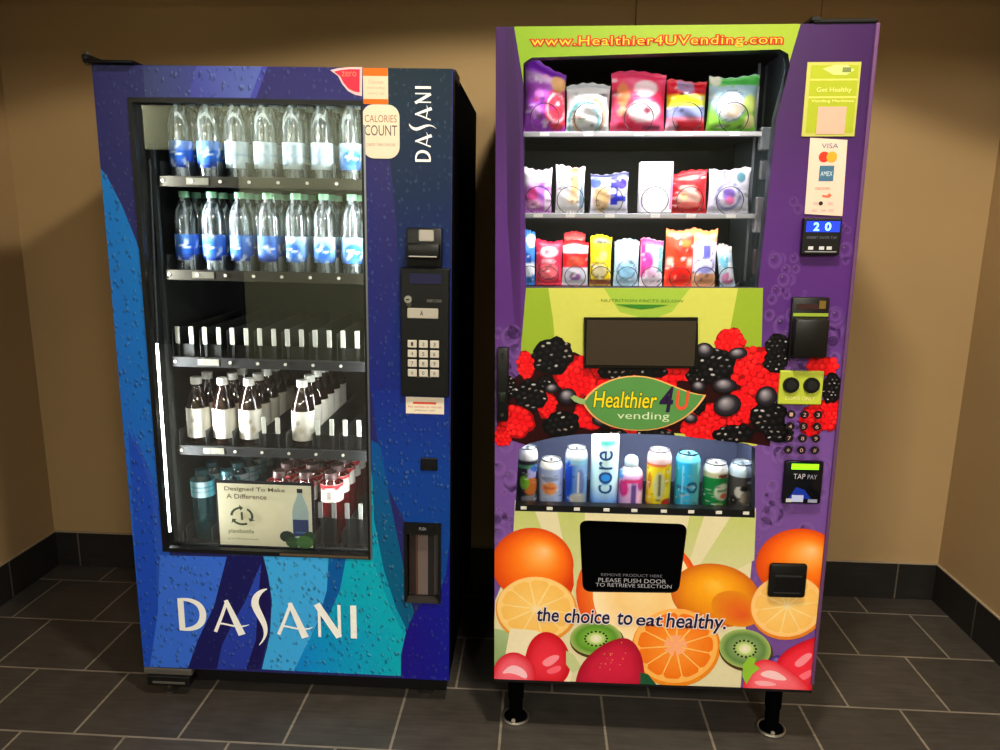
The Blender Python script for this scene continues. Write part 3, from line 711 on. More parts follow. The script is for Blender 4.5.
for si in (0, 1):
    zone = (.052, .122, .0324) if si == 0 else (.020, .095, .0324)
    pr = {}
    for i in range(7):
        kind = (wl2 if i < 4 else wl) if si == 1 else (wl2 if i < 2 else (wl if i == 6 else wl3))
        kn = (si, i)
        if kn not in pr:
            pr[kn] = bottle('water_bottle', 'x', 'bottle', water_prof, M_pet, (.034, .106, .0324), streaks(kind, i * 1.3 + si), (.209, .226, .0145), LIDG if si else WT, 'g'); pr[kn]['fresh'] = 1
        for k in range(3):
            shelf_of(pr[kn], si, i, k, 'clear blue-labelled water bottle')
tea_prof = [(.027, 0), (.033, .004), (.034, .015), (.034, .112), (.032, .125), (.024, .150), (.016, .168), (.0135, .175), (.0135, .185)]
tl = pat(rgb(240, 236, 224), [('e', .46, .62, .06, .10, rgb(190, 180, 166)), ('e', .56, .34, .06, .12, rgb(206, 192, 170)), ('b', .94, 1., rgb(206, 190, 160)), ('x', .3, .4, .1, .3, rgb(206, 198, 190))])
tea = bottle('iced_tea_bottle', 'x', 'bottle', tea_prof, M_petdark, (.022, .112, .0344), tl, (.182, .203, .0165), rgb(228, 226, 218), 'g'); tea['fresh'] = 1
for i, n in ((0, 2), (1, 3), (2, 5), (4, 6)):
    for k in range(n):
        shelf_of(tea, 3, i, k, 'brown cream-labelled bottle')
spo_prof = [(.028, 0), (.034, .004), (.035, .02), (.033, .05), (.035, .07), (.035, .15), (.034, .165), (.030, .178), (.022, .195), (.018, .203), (.018, .21)]
sl = pat(rgb(120, 178, 186), [('x', .5, .85, 0, 1, rgb(176, 196, 202)), ('b', .3, .36, rgb(70, 140, 150)), ('b', .62, .68, rgb(70, 140, 150))])
teal = bottle('teal_drink_bottle', 'x', 'bottle', spo_prof, M_petteal, (.140, .190, .0358), sl, (.205, .222, .020), rgb(20, 76, 84), 'g'); teal['fresh'] = 1
for i, n in ((0, 2), (1, 5)):
    for k in range(n):
        shelf_of(teal, 4, i, k, 'teal drink bottle')
rl = pat(rgb(232, 226, 218), [('b', .82, 1, rgb(196, 20, 34)), ('e', .3, .8, .09, .12, rgb(196, 20, 34)), ('e', .7, .8, .09, .12, rgb(196, 20, 34)), ('x', .42, .52, .2, .6, rgb(190, 180, 176)), ('x', .56, .64, .2, .6, rgb(190, 180, 176))])
red = bottle('red_drink_bottle', 'x', 'bottle', spo_prof, M_petred, (.140, .196, .0358), rl, (.205, .226, .020), rgb(96, 70, 70), 'g'); red['fresh'] = 1
for i, n in ((3, 4), (4, 4), (5, 6)):
    for k in range(n):
        shelf_of(red, 4, i, k, 'red white-labelled bottle')

# ------------------------------------------------------------------ the snack machine
W, Z0, H, DP = .8828, .175, 1.897, .84
B = thing('snack_vending_machine', 'purple snack vending machine covered in printed fruit, on black legs, right of the blue machine', 'vending machine')
B.matrix_world = MBX
PU, PUD, PUL = rgb(80, 42, 112), rgb(54, 26, 80), rgb(146, 112, 176)
winB = [(.078, 1.283), (.655, 1.287), (.668, 1.69), (.690, 1.805), (.684, 1.832), (.664, 1.842), (.085, 1.828), (.066, 1.815), (.067, 1.78)]
canB = [(.055, .683), (.691, .680), (.678, .872), (.655, .884)] + [(0.625, 0.887), (0.535, 0.899), (0.431, 0.905), (0.328, 0.906), (0.224, 0.901), (0.159, 0.892), (0.093, 0.874), (0.064, 0.857)]
flapB = round_poly([(.243, .452), (.503, .457), (.516, .657), (.228, .661)], .024)
hB = [[(.078, 1.283), (.655, 1.287), (.668, 1.69), (.067, 1.69)], [(.067, 1.69), (.668, 1.69), (.690, 1.805), (.684, 1.832), (.664, 1.842), (.085, 1.828), (.066, 1.815)], canB, flapB]
LNB = rgb(9, 9, 14)
b = MB()
b.box(0, .02, .035, DP, Z0, H, BLK); b.box(W - .02, W, .035, DP, Z0, H, rgb(24, 16, 26)); b.box(.02, W - .02, .035, DP, H - .02, H, BLK)
b.box(.02, W - .02, .035, DP, Z0, Z0 + .02, BLK); b.box(.02, W - .02, DP - .02, DP, Z0 + .02, H - .02, BLK)
b.box(.735, W - .02, .035, .04, Z0 + .02, H - .02, BLK)
b.build('cabinet', M_paint, B)
b = MB()
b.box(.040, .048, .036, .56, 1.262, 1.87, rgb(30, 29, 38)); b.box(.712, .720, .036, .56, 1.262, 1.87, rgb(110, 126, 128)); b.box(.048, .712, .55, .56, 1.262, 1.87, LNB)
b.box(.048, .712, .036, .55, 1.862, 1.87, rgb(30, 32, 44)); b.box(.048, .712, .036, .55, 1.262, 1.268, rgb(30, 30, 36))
b.build('snack_compartment_liner', M_paint, B)
b = MB(); BG = rgb(104, 112, 140)
b.box(.036, .044, .036, .30, .66, .95, BG); b.box(.712, .720, .036, .30, .66, .95, BG); b.box(.044, .712, .29, .30, .66, .95, BG); b.box(.044, .712, .036, .29, .942, .95, BG); b.box(.044, .712, .036, .29, .664, .672, rgb(40, 42, 52))
b.build('can_compartment_liner', M_paint, B)
b = MB()                                             # bin behind the flap
K = rgb(5, 5, 6)
b.box(.215, .222, .036, .25, .44, .672, K); b.box(.52, .527, .036, .25, .44, .672, K); b.box(.222, .52, .24, .25, .44, .672, K); b.box(.222, .52, .036, .24, .44, .446, K); b.box(.222, .52, .036, .24, .666, .672, K)
b.build('delivery_bin', M_paint, B)

outB = [(0, Z0), (W, Z0), (W, H), (0, H)]
p = Print(outB, hB, 0.)
p.poly(outB, PU); p.up()
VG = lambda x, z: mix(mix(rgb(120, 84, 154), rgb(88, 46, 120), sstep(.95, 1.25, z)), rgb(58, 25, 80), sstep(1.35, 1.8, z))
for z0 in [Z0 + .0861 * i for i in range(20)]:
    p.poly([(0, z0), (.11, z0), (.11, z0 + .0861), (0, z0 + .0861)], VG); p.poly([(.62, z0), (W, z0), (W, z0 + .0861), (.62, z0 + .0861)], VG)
p.up()
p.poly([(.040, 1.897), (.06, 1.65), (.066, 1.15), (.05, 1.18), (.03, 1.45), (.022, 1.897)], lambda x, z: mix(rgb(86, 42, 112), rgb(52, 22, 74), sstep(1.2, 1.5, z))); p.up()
rr = random.Random(3)
for i in range(150):                                  # big printed drops on the purple
    right = rr.random() < .72
    x = rr.uniform(.68, .87) if right else rr.uniform(.004, .055); z = rr.uniform(.5, 1.5) if right else rr.uniform(.6, 1.2)
    r = rr.uniform(.009, .030) * (1 if z < 1.25 else .7); f = VG(x, z); up_ = .16 * (1 - sstep(1.2, 1.55, z))
    p.L = 3 + i % 6
    p.disc(x, z, r, r * 1.15, (mix(f, PUD, .22), mix(f, PUD, .10), mix(f, PUL, up_ + .12), mix(f, PUD, .12)), (-.2, .2), 18)
    p.disc(x - r * .3, z + r * .4, r * .22, None, (mix(f, (1, .9, 1), .4), f), n=8)
p.L = 10
GR, GP, GD = rgb(160, 188, 44), rgb(196, 200, 96), rgb(146, 172, 50)
p.poly([(0.043, 1.898), (0.708, 1.901), (0.679, 1.774), (0.649, 1.741), (0.071, 1.744)], lambda x, z: mix(rgb(118, 150, 34), rgb(138, 160, 38), sstep(0, .7, x))); p.up()
# middle panel
p.poly([(0.078, 1.282), (0.667, 1.287), (0.682, 0.878), (0.053, 0.881)], GP); p.up()
p.poly([(0.078, 1.282), (0.134, 1.282), (0.148, 1.201), (0.157, 1.098), (0.118, 0.991), (0.055, 0.963)], GD); p.poly([(0.667, 1.287), (0.606, 1.286), (0.590, 1.155), (0.614, 1.052), (0.681, 1.001)], GD); p.poly([(0.274, 1.283), (0.488, 1.285), (0.446, 1.225), (0.392, 1.204), (0.316, 1.223)], rgb(156, 186, 70)); p.up()
# lower panel with soft rays
p.poly([(0.055, 0.714), (0.692, 0.707), (0.692, 0.559), (0.688, 0.162), (-0.006, 0.162), (0.002, 0.419), (0.048, 0.540)], rgb(222, 216, 176)); p.up()
for q in ([(0.055, 0.700), (0.103, 0.698), (0.140, 0.601), (0.158, 0.499), (0.048, 0.496)], [(0.165, 0.700), (0.242, 0.699), (0.244, 0.546), (0.291, 0.429), (0.222, 0.427)], [(0.521, 0.691), (0.562, 0.698), (0.528, 0.554), (0.495, 0.480)], [(0.638, 0.700), (0.693, 0.696), (0.698, 0.559), (0.560, 0.467), (0.531, 0.496)]):
    p.poly(q, lambda x, z: mix(rgb(210, 210, 160), rgb(190, 200, 118), sstep(.5, .68, z)))
p.up()

def chaikin(pts, n=3):
    for _ in range(n):
        q = []
        for i in range(len(pts)):
            a, c = pts[i], pts[(i + 1) % len(pts)]
            q += [(a[0] * .75 + c[0] * .25, a[1] * .75 + c[1] * .25), (a[0] * .25 + c[0] * .75, a[1] * .25 + c[1] * .75)]
        pts = q
    return pts
def orange(cx, cz, rx, rz):
    p.disc(cx, cz, rx, rz, (rgb(255, 200, 140), rgb(254, 170, 76), rgb(248, 136, 30), rgb(238, 108, 20), rgb(214, 76, 14)), (.30, .40), 40); p.up()
def slice_(cx, cz, rx, rz, flesh0, flesh1, rind, seg=10, rot=0., pith=rgb(250, 220, 150), core=rgb(252, 228, 180)):
    p.disc(cx + rx * .015, cz - rz * .05, rx * 1.03, rz * 1.03, (rind, rind, mix(rind, (.5, .12, 0), .35)), n=40); p.up()
    p.disc(cx, cz, rx * .98, rz * .98, (pith, pith, mix(pith, rind, .35)), n=40); p.up()
    for k in range(seg):
        a = rot + 2 * PI * k / seg; w = PI / seg * .93
        pts = [(cx + rx * .08 * math.cos(a), cz + rz * .08 * math.sin(a))]
        for t in range(7):
            an = a - w + 2 * w * t / 6; rr_ = .87 if 0 < t < 6 else .80
            pts.append((cx + rx * rr_ * math.cos(an), cz + rz * rr_ * math.sin(an)))
        c_ = pts[0]
        for t in range(1, 7):
            p.conv([c_ + tuple(flesh0), pts[t] + tuple(flesh1), pts[t + 1] + tuple(flesh1)])
    p.up(); p.disc(cx, cz, rx * .13, rz * .13, (core, mix(core, flesh0, .6)), n=12); p.up()
def kiwi(cx, cz, rx, rz, rot=0., col=rgb(120, 176, 60)):
    p.disc(cx + .003, cz - .007, rx * 1.04, rz * 1.05, (rgb(80, 70, 30), rgb(70, 80, 30), rgb(88, 64, 34)), n=32, rot=rot); p.up()
    p.disc(cx, cz, rx, rz, (rgb(236, 236, 200), rgb(190, 214, 130), col, mix(col, rgb(70, 120, 40), .5), rgb(168, 190, 110)), n=32, rot=rot); p.up()
    for k in range(16):
        a = 2 * PI * k / 16; x, z = rx * .42 * math.cos(a), rz * .42 * math.sin(a)
        p.disc(cx + x * math.cos(rot) - z * math.sin(rot), cz + x * math.sin(rot) + z * math.cos(rot), rx * .05, rz * .06, (rgb(26, 26, 20), rgb(50, 60, 30)), n=8)
    p.disc(cx, cz, rx * .22, rz * .25, (rgb(240, 232, 214), rgb(214, 224, 170)), n=16); p.up()
def strawberry(pts, hot, deep, seeds=None, flat=()):
    pts = chaikin(pts, 2); cx = sum(q[0] for q in pts) / len(pts); cz = sum(q[1] for q in pts) / len(pts); n = len(pts)
    for k in range(n):
        a, c = pts[k], pts[(k + 1) % n]; m1 = lambda q: (cx + (q[0] - cx) * .6, cz + (q[1] - cz) * .6)
        p.conv([(cx, cz) + hot, m1(a) + mix(hot, deep, .3), m1(c) + mix(hot, deep, .3)]); p.conv([m1(a) + mix(hot, deep, .3), a + deep, c + deep, m1(c) + mix(hot, deep, .3)])
    p.up()
    for q, col in flat:
        p.poly(chaikin(q, 2), col)
    p.up()
    if seeds:
        for k in range(seeds):
            t = rr.random(); q = pts[rr.randrange(n)]
            p.disc(cx + (q[0] - cx) * t * .9, cz + (q[1] - cz) * t * .9, .0022, .003, (rgb(240, 190, 120), rgb(190, 60, 50)), n=6)
        p.up()
p.poly([(0.137, 0.601), (0.183, 0.579), (0.214, 0.527), (0.218, 0.471), (0.201, 0.408), (0.140, 0.424)], rgb(214, 64, 18)); p.up()
orange(.104, .528, .112, .108)
orange(.815, .553, .112, .100)
p.disc(.392, .455, .168, .17, (rgb(250, 214, 150), rgb(246, 190, 110), rgb(240, 140, 50), rgb(226, 84, 24)), (.1, .1), 40); p.up()     # orange half behind the flap
p.disc(.405, .455, .135, .155, (rgb(246, 220, 160), rgb(244, 208, 140), rgb(250, 232, 190)), n=40); p.up()
p.disc(.602, .452, .122, .092, (rgb(248, 196, 70), rgb(244, 172, 30), rgb(232, 150, 24), rgb(206, 108, 26)), (-.1, .35), 40, rot=-.25); p.up()   # mango
p.disc(.660, .415, .070, .050, (rgb(224, 96, 40), rgb(226, 120, 34), rgb(226, 146, 28)), (.4, -.2), 30, rot=-.4); p.up()
p.poly([(-0.004, 0.334), (0.049, 0.323), (0.095, 0.269), (0.102, 0.169), (-0.006, 0.165)], lambda x, z: mix(rgb(120, 150, 90), rgb(170, 190, 140), sstep(.2, .33, z))); p.up()
slice_(.115, .397, .110, .098, rgb(248, 208, 124), rgb(244, 196, 100), rgb(248, 180, 72), 10, .2)
slice_(.795, .428, .098, .094, rgb(248, 208, 126), rgb(244, 196, 104), rgb(240, 150, 50), 10, .5)
kiwi(.283, .312, .072, .052, .05)
slice_(.502, .297, .118, .116, rgb(250, 160, 60), rgb(238, 126, 20), rgb(250, 160, 40), 11, .1, rgb(252, 196, 110), rgb(246, 190, 150))
for k in range(5):                                   # pinkish heart of the cut orange
    a = PI / 2 + 2 * PI * k / 5; p.poly([(.502, .300), (.502 + .034 * math.cos(a - .5), .300 + .034 * math.sin(a - .5)), (.502 + .034 * math.cos(a + .5), .300 + .034 * math.sin(a + .5))], rgb(246, 176, 130))
p.up()
kiwi(.692, .296, .072, .058, -.3, rgb(130, 160, 100))
PK, RD = rgb(240, 60, 84), rgb(206, 14, 34)
p.poly([(0.044, 0.336), (0.114, 0.332), (0.184, 0.304), (0.227, 0.243), (0.214, 0.168), (0.016, 0.160)], rgb(236, 226, 190)); p.up()
strawberry([(0.084, 0.238), (0.100, 0.301), (0.139, 0.333), (0.183, 0.316), (0.212, 0.268), (0.216, 0.205), (0.186, 0.160), (0.124, 0.158), (0.079, 0.187)], rgb(236, 60, 78), rgb(200, 16, 32), 0, [([(0.129, 0.233), (0.165, 0.260), (0.190, 0.254), (0.152, 0.215)], rgb(250, 150, 160)), ([(0.143, 0.209), (0.185, 0.229), (0.191, 0.211), (0.158, 0.194)], rgb(244, 110, 126))])
strawberry([(-0.012, 0.171), (0.005, 0.235), (0.050, 0.268), (0.101, 0.245), (0.121, 0.202), (0.108, 0.144), (-0.012, 0.139)], rgb(246, 120, 136), rgb(214, 30, 48), 0, [([(0.016, 0.191), (0.050, 0.227), (0.090, 0.207), (0.096, 0.175), (0.050, 0.199)], rgb(250, 200, 206))])
p.poly([(0.201, 0.273), (0.224, 0.259), (0.247, 0.219), (0.219, 0.206), (0.202, 0.230)], rgb(196, 206, 150)); p.up()
strawberry([(0.226, 0.143), (0.236, 0.219), (0.273, 0.270), (0.317, 0.305), (0.366, 0.322), (0.400, 0.293), (0.419, 0.238), (0.425, 0.151)], rgb(214, 40, 76), rgb(168, 16, 44), 16)
p.poly([(0.409, 0.213), (0.431, 0.208), (0.455, 0.177), (0.439, 0.164), (0.411, 0.163)], rgb(30, 92, 60)); p.up()
p.disc(.782, .262, .022, .018, (rgb(150, 120, 190), rgb(90, 70, 150), rgb(70, 50, 110)), (-.2, .3), 18); p.up()
strawberry([(0.770, 0.233), (0.793, 0.289), (0.839, 0.321), (0.896, 0.347), (0.912, 0.165), (0.819, 0.173)], rgb(244, 60, 80), rgb(206, 14, 34), 0, [([(0.823, 0.254), (0.858, 0.292), (0.880, 0.286), (0.846, 0.242)], rgb(250, 150, 160)), ([(0.837, 0.217), (0.878, 0.244), (0.882, 0.225), (0.857, 0.203)], rgb(248, 120, 136))])
strawberry([(0.693, 0.174), (0.700, 0.230), (0.735, 0.269), (0.779, 0.261), (0.825, 0.232), (0.865, 0.200), (0.886, 0.157), (0.699, 0.156)], rgb(250, 130, 140), rgb(226, 44, 60), 0, [([(0.728, 0.219), (0.770, 0.239), (0.822, 0.204), (0.784, 0.203)], rgb(252, 206, 206)), ([(0.718, 0.197), (0.756, 0.202), (0.796, 0.188), (0.741, 0.182)], rgb(250, 180, 186))])
p.poly([(0.690, 0.249), (0.707, 0.274), (0.724, 0.268), (0.720, 0.250), (0.737, 0.238), (0.717, 0.219), (0.703, 0.187), (0.690, 0.212)], rgb(150, 196, 60)); p.up()

# berries across the middle
Y_FRUIT = -p.L * p.step; p.L = 16
def berry(cx, cz, rx, rz, kind, rot=0., n=4):
    base = rgb(8, 7, 9) if kind == 'b' else rgb(190, 10, 22)
    K = 22; ph = rr.uniform(0, 6.28)
    out = []
    for i in range(K):
        a = 2 * PI * i / K; m_ = 1 + .06 * math.sin(5 * a + ph) + .05 * math.sin(8 * a + 2 * ph)
        x, z = rx * m_ * math.cos(a), rz * m_ * math.sin(a); out.append((cx + x * math.cos(rot) - z * math.sin(rot), cz + x * math.sin(rot) + z * math.cos(rot)))
    for i in range(K):
        a_, c_ = out[i], out[(i + 1) % K]; p.conv([(cx, cz) + base, a_ + mix(base, (0, 0, 0), .35), c_ + mix(base, (0, 0, 0), .35)])
    p.up()
    dr = max(.0068, min(.0105, rx / n))
    for j in range(-9, 10):
        for i in range(-9, 10):
            x = (i + .5 * (j % 2)) * dr * 1.72; z = j * dr * 1.45
            if (x / rx) ** 2 + (z / rz) ** 2 > .86: continue
            jx, jz = x + rr.uniform(-.22, .22) * dr, z + rr.uniform(-.22, .22) * dr
            X = cx + jx * math.cos(rot) - jz * math.sin(rot); Zz = cz + jx * math.sin(rot) + jz * math.cos(rot)
            if kind == 'b':
                g_ = rr.random(); h = rgb(22, 20, 24)
                p.disc(X, Zz, dr * .9, dr * .78, (mix(h, rgb(70, 66, 74), g_ * .6), h, rgb(5, 4, 6)), (-.15, .4), 9)
            else:
                h = rr.choice((rgb(244, 40, 42), rgb(238, 28, 36), rgb(246, 52, 50), rgb(232, 20, 32)))
                p.disc(X, Zz, dr * .98, dr * .9, (h, mix(h, rgb(230, 18, 28), .5), rgb(224, 16, 28)), (-.1, .35), 9)
            if kind == 'b' and rr.random() < .5: GL.append((X + rr.uniform(-.3, .1) * dr, Zz + rr.uniform(.1, .4) * dr, dr * rr.uniform(.34, .62), dr * rr.uniform(.2, .36)))
    p.up()
    while GL:
        X, Zz, w_1, h_1 = GL.pop(); gcol = rr.choice((rgb(206, 206, 206), rgb(150, 146, 150), rgb(120, 112, 116), rgb(176, 160, 150)))
        p.disc(X, Zz, w_1, h_1, (gcol, mix(gcol, rgb(20, 18, 22), .6)), n=8, rot=rr.uniform(-.5, .5))
    p.up()
GL = []
def blue(cx, cz, rx, rz, rot=0.):
    p.disc(cx, cz, rx, rz, (rgb(176, 172, 178), rgb(128, 124, 132), rgb(50, 46, 54), rgb(14, 12, 16)), (-.15, .42), 22, rot=rot); p.up()
p.poly([(0.006, 0.984), (0.031, 1.030), (0.068, 1.065), (0.129, 1.118), (0.205, 1.119), (0.270, 1.084), (0.499, 1.087), (0.522, 1.123), (0.608, 1.142), (0.667, 1.125), (0.685, 1.074), (0.709, 1.022), (0.715, 0.878), (0.509, 0.907), (0.328, 0.914), (0.172, 0.889), (0.093, 0.866), (0.006, 0.892)], lambda x, z: rgb(46, 4, 10)); p.up()
PXM = .00272
for kind, x, z, rx, rz, ro in (
    *[('r',) + q + d for q, d in zip([(0.080, 1.084), (0.134, 0.981), (0.217, 1.054), (0.303, 1.026), (0.412, 1.054), (0.619, 0.978), (0.543, 0.940), (0.644, 0.987), (0.248, 0.956), (0.056, 0.933), (0.380, 0.910), (0.022, 0.892), (0.655, 1.084), (0.682, 1.050), (0.595, 1.150), (0.828, 1.091), (0.857, 0.969), (0.816, 0.950), (0.464, 1.071), (0.270, 1.084)], ((8, 14, .1), (10, 16, .2), (23, 20, -.3), (18, 13, 0), (24, 13, 0), (13, 17, 0), (22, 19, .4), (11, 19, .1), (15, 16, 0), (18, 17, -.2), (30, 8, 0), (9, 10, 0), (20, 21, .2), (21, 17, -.2), (13.5, 13.5, 0), (14, 9, 0), (12, 18, 0), (12, 16, 0), (20, 9, 0), (10, 12, 0)))],
    *[('b',) + q + d for q, d in zip([(0.149, 1.108), (0.031, 1.025), (0.094, 1.004), (0.174, 0.927), (0.525, 1.064), (0.561, 1.093), (0.713, 1.141), (0.711, 1.103), (0.856, 1.035), (0.704, 0.959), (0.733, 0.916), (0.619, 0.909), (0.312, 1.068), (0.398, 1.070), (0.525, 0.987), (0.418, 0.908), (0.307, 0.906), (0.130, 1.039)], ((19, 18, .3), (9, 12, 0), (16, 14, -.3), (18, 13, .2), (13, 11, 0), (19, 15, -.2), (11, 12, 0), (11, 11, .2), (9, 15, 0), (17, 16, .2), (13, 10, 0), (20, 9, .1), (18, 7, 0), (16, 6, 0), (7, 10, 0), (18, 5, 0), (14, 5, 0), (8, 7, 0)))]):
    berry(x, z, rx * PXM, rz * PXM, kind, ro)
for (x, z), (rx, rz) in zip([(0.188, 1.003), (0.148, 1.024), (0.532, 1.129), (0.615, 1.122), (0.587, 1.038), (0.598, 0.986), (0.695, 1.011), (0.522, 1.035), (0.275, 0.940), (0.506, 0.950)], ((9, 8), (7, 5), (8.5, 7), (9, 5.5), (11.5, 7.5), (13, 11), (10, 10), (7, 5.5), (8, 6), (7, 5))):
    blue(x, z, rx * PXM, rz * PXM, rr.uniform(-.25, .25))
Y_BERRY = -p.L * p.step
p.c = [(min(.95, c[0] * 1.02), min(.95, c[1]), min(.95, c[2] * 1.06)) for c in p.c]
p.build('printed_front', M_print, B)

b = MB()                                             # door edges and window surrounds
def rim(loop, d, col, grow=0., front=0.):
    n = len(loop); cx = sum(q[0] for q in loop) / n; cz = sum(q[1] for q in loop) / n
    vs = [(x, front, z) for x, z in loop] + [(x, d, z) for x, z in loop]
    b.add(vs, [(i, i + n, (i + 1) % n + n, (i + 1) % n) for i in range(n)], col)
rim([winB[i] for i in range(len(winB))], .035, rgb(26, 28, 36)); rim(canB, .035, rgb(40, 44, 56)); rim(flapB, .035, K); rim(list(reversed(outB)), .034, rgb(52, 26, 60))
b.build('door_edge', M_paint, B)
b = MB(); b.box(W - .006, W + .003, -.006, .034, Z0 + .02, H, rgb(104, 70, 112), bev=.002); b.box(.0, W, -.003, .03, Z0 - .006, Z0 + .001, rgb(20, 18, 20)); b.build('door_trim', M_paint, B)
b = MB(); b.add([(x, .012, z) for x, z in winB], [tuple(range(len(winB)))], (1, 1, 1)); b.build('snack_window_pane', M_glass_snack, B)
b = MB(); b.add([(x, .012, z) for x, z in canB], [tuple(range(len(canB)))], (1, 1, 1)); b.build('can_window_pane', M_glass_snack, B)
b = MB(); pf = [(x + (.372 - x) * .012, z + (.557 - z) * .012) for x, z in flapB]; b.prism(list(pf), .010, .016, rgb(4, 4, 5))
fl = b.build('delivery_flap', M_dark, B)
b = MB(); add_text(b, 'REMOVE PRODUCT HERE', .292, .458, .496, .504, .0095, rgb(120, 120, 132)); add_text(b, 'PLEASE PUSH DOOR', .285, .470, .478, .490, .0095, rgb(176, 176, 186)); add_text(b, 'TO RETRIEVE SELECTION', .278, .485, .464, .475, .0095, rgb(176, 176, 186)); b.build('flap_lettering', M_label, fl)
# lettering
OG = rgb(250, 150, 20)
b = MB(); y = -.0012
nm = 'www.Healthier4UVending.com'
add_text(b, nm, .084, .668, 1.848, 1.874, y, rgb(166, 48, 12), offset=.085, ref=True, space=1.1); add_text(b, nm, .084, .668, 1.848, 1.874, y - .0003, rgb(244, 172, 52), offset=.0, ref=True, space=1.1)
b.build('website_lettering', M_label, B)
b = MB(); y = Y_FRUIT - .0003
parts = (('the', 537, 559, 607, 621), ('choice', 565, 610, 607, 621), ('to', 618, 633, 610, 623), ('eat', 637, 663, 611, 624), ('healthy.', 667, 726, 610, 629))
for t_, a_, c_, zt, zb in parts:
    x0, x1 = .0005 + .118 + (a_ - 537) * .002735, .118 + (c_ - 537) * .002735
    zz1, zz0 = .402 - (a_ - 537) * .00004, .362 - (c_ - 537) * .00004
    if t_ == 'to': zz1 -= .006
    if t_ == 'eat': zz1 -= .012
    if t_ == 'healthy.': zz0 -= .014
    add_text(b, t_, x0, x1, zz0, zz1, y, rgb(236, 226, 230), offset=.06, shear=.10, ref=True); add_text(b, t_, x0, x1, zz0, zz1, y - .0003, rgb(36, 22, 66), offset=.014, shear=.10, ref=True)
b.build('slogan_lettering', M_label, B)
b = MB(); add_text(b, 'NUTRITION FACTS BELOW', .268, .474, 1.249, 1.256, -.0012, rgb(90, 130, 40)); 
b.prism([(.305, 1.243), (.435, 1.243), (.40, 1.235), (.371, 1.231), (.34, 1.235)], -.0014, -.0011, rgb(60, 130, 40)); b.build('display_caption', M_label, B)
b = MB(); b.prism([(0.226, 1.210), (0.509, 1.213), (0.517, 1.084), (0.229, 1.080)], -.012, -.0005, rgb(16, 14, 12)); ds = b.build('nutrition_display', M_gloss, B)
b = MB(); b.box(.233, .506, -.0128, -.0119, 1.089, 1.204, rgb(64, 54, 44)); b.build('screen', M_gloss, ds)
# leaf badge
YL = Y_BERRY - .003
def leafpts(s=1.):
    q = bez((.232, .990), (.27, 1.055), (.36, 1.075), (.43, 1.045), 10) + bez((.43, 1.045), (.47, 1.03), (.50, 1.014), (.537, 1.012), 6)[1:] + bez((.537, 1.012), (.515, .965), (.46, .918), (.375, .917), 10)[1:] + bez((.375, .917), (.30, .917), (.252, .945), (.232, .990), 8)[1:-1]
    c = (.375, .99); return [(c[0] + (x - c[0]) * s, c[1] + (z - c[1]) * s) for x, z in q]
b = MB(); b.prism(leafpts(1.035), YL + .0010, YL + .0025, rgb(232, 176, 110)); b.prism(leafpts(.99), YL, YL + .0010, rgb(92, 146, 80))
b.prism([(.240, .995), (.240, .983), (.222, .984), (.207, .990), (.196, 1.0), (.205, 1.007), (.222, .999)], YL + .0006, YL + .0024, rgb(150, 176, 120))
add_text(b, 'Healthier', .256, .418, .976, 1.019, YL - .0002, rgb(30, 90, 40), offset=.04, shear=.15, ref=True); add_text(b, 'Healthier', .256, .418, .976, 1.019, YL - .0005, rgb(236, 208, 20), offset=.010, shear=.15, ref=True)
add_text(b, '4', .424, .460, .966, 1.034, YL - .0004, rgb(44, 22, 66), offset=.02, shear=.15); add_text(b, 'U', .466, .500, .972, 1.024, YL - .0004, rgb(224, 84, 56), offset=.02, shear=.1); add_text(b, 'vending', .318, .452, .940, .966, YL - .0004, rgb(206, 222, 190)); b.build('leaf_badge', M_label, B)
# lock bar on the left edge
b = MB(); b.box(.006, .036, -.020, -.0005, .936, 1.132, rgb(10, 10, 11), bev=.006); lk = b.build('door_latch', M_plast, B, 40)
b = MB(); b.tube([(.020, -.018, 1.112), (.020, -.0225, 1.112)], .006, 14, rgb(70, 70, 72)); b.box(.012, .029, -.0225, -.019, .985, 1.015, rgb(60, 66, 60), bev=.002); b.tube([(.020, -.018, .955), (.020, -.0225, .955)], .005, 14, rgb(90, 90, 92)); b.build('latch_screw', M_metal, lk, 40)
# right-hand column, top to bottom
LM = rgb(160, 170, 44)
b = MB(); b.box(.729, .852, -.003, -.0006, 1.647, 1.813, rgb(180, 178, 96)); b.box(.738, .847, -.0034, -.003, 1.655, 1.806, LM); 
for zz in (1.772, 1.733): b.box(.738, .847, -.0036, -.0034, zz, zz + .004, rgb(196, 194, 106))
b.prism([(.765, 1.798), (.79, 1.785), (.82, 1.784), (.838, 1.795), (.82, 1.806), (.79, 1.806)], -.0037, -.0034, rgb(190, 206, 130)); b.box(.81, .83, -.0038, -.0034, 1.79, 1.801, rgb(120, 130, 80))
add_text(b, 'Get Healthy', .755, .835, 1.744, 1.757, -.0038, rgb(226, 220, 150)); add_text(b, 'Vending Machines', .745, .842, 1.722, 1.730, -.0038, rgb(226, 220, 150))
b.box(.762, .828, -.0038, -.0034, 1.652, 1.714, rgb(206, 166, 150)); b.build('lime_card', M_label, B)
b = MB(); b.prism([(0.750, 1.644), (0.837, 1.639), (0.842, 1.462), (0.752, 1.467)], -.003, -.0006, rgb(218, 194, 180))
add_text(b, 'VISA', .778, .817, 1.620, 1.631, -.0033, rgb(96, 104, 140)); b.prism([(.786 + .0125 * math.cos(t * PI / 9), 1.600 + .0125 * math.sin(t * PI / 9)) for t in range(18)], -.0034, -.003, rgb(226, 60, 40)); b.prism([(.804 + .0125 * math.cos(t * PI / 9), 1.600 + .0125 * math.sin(t * PI / 9)) for t in range(18)], -.0036, -.003, rgb(246, 160, 50))
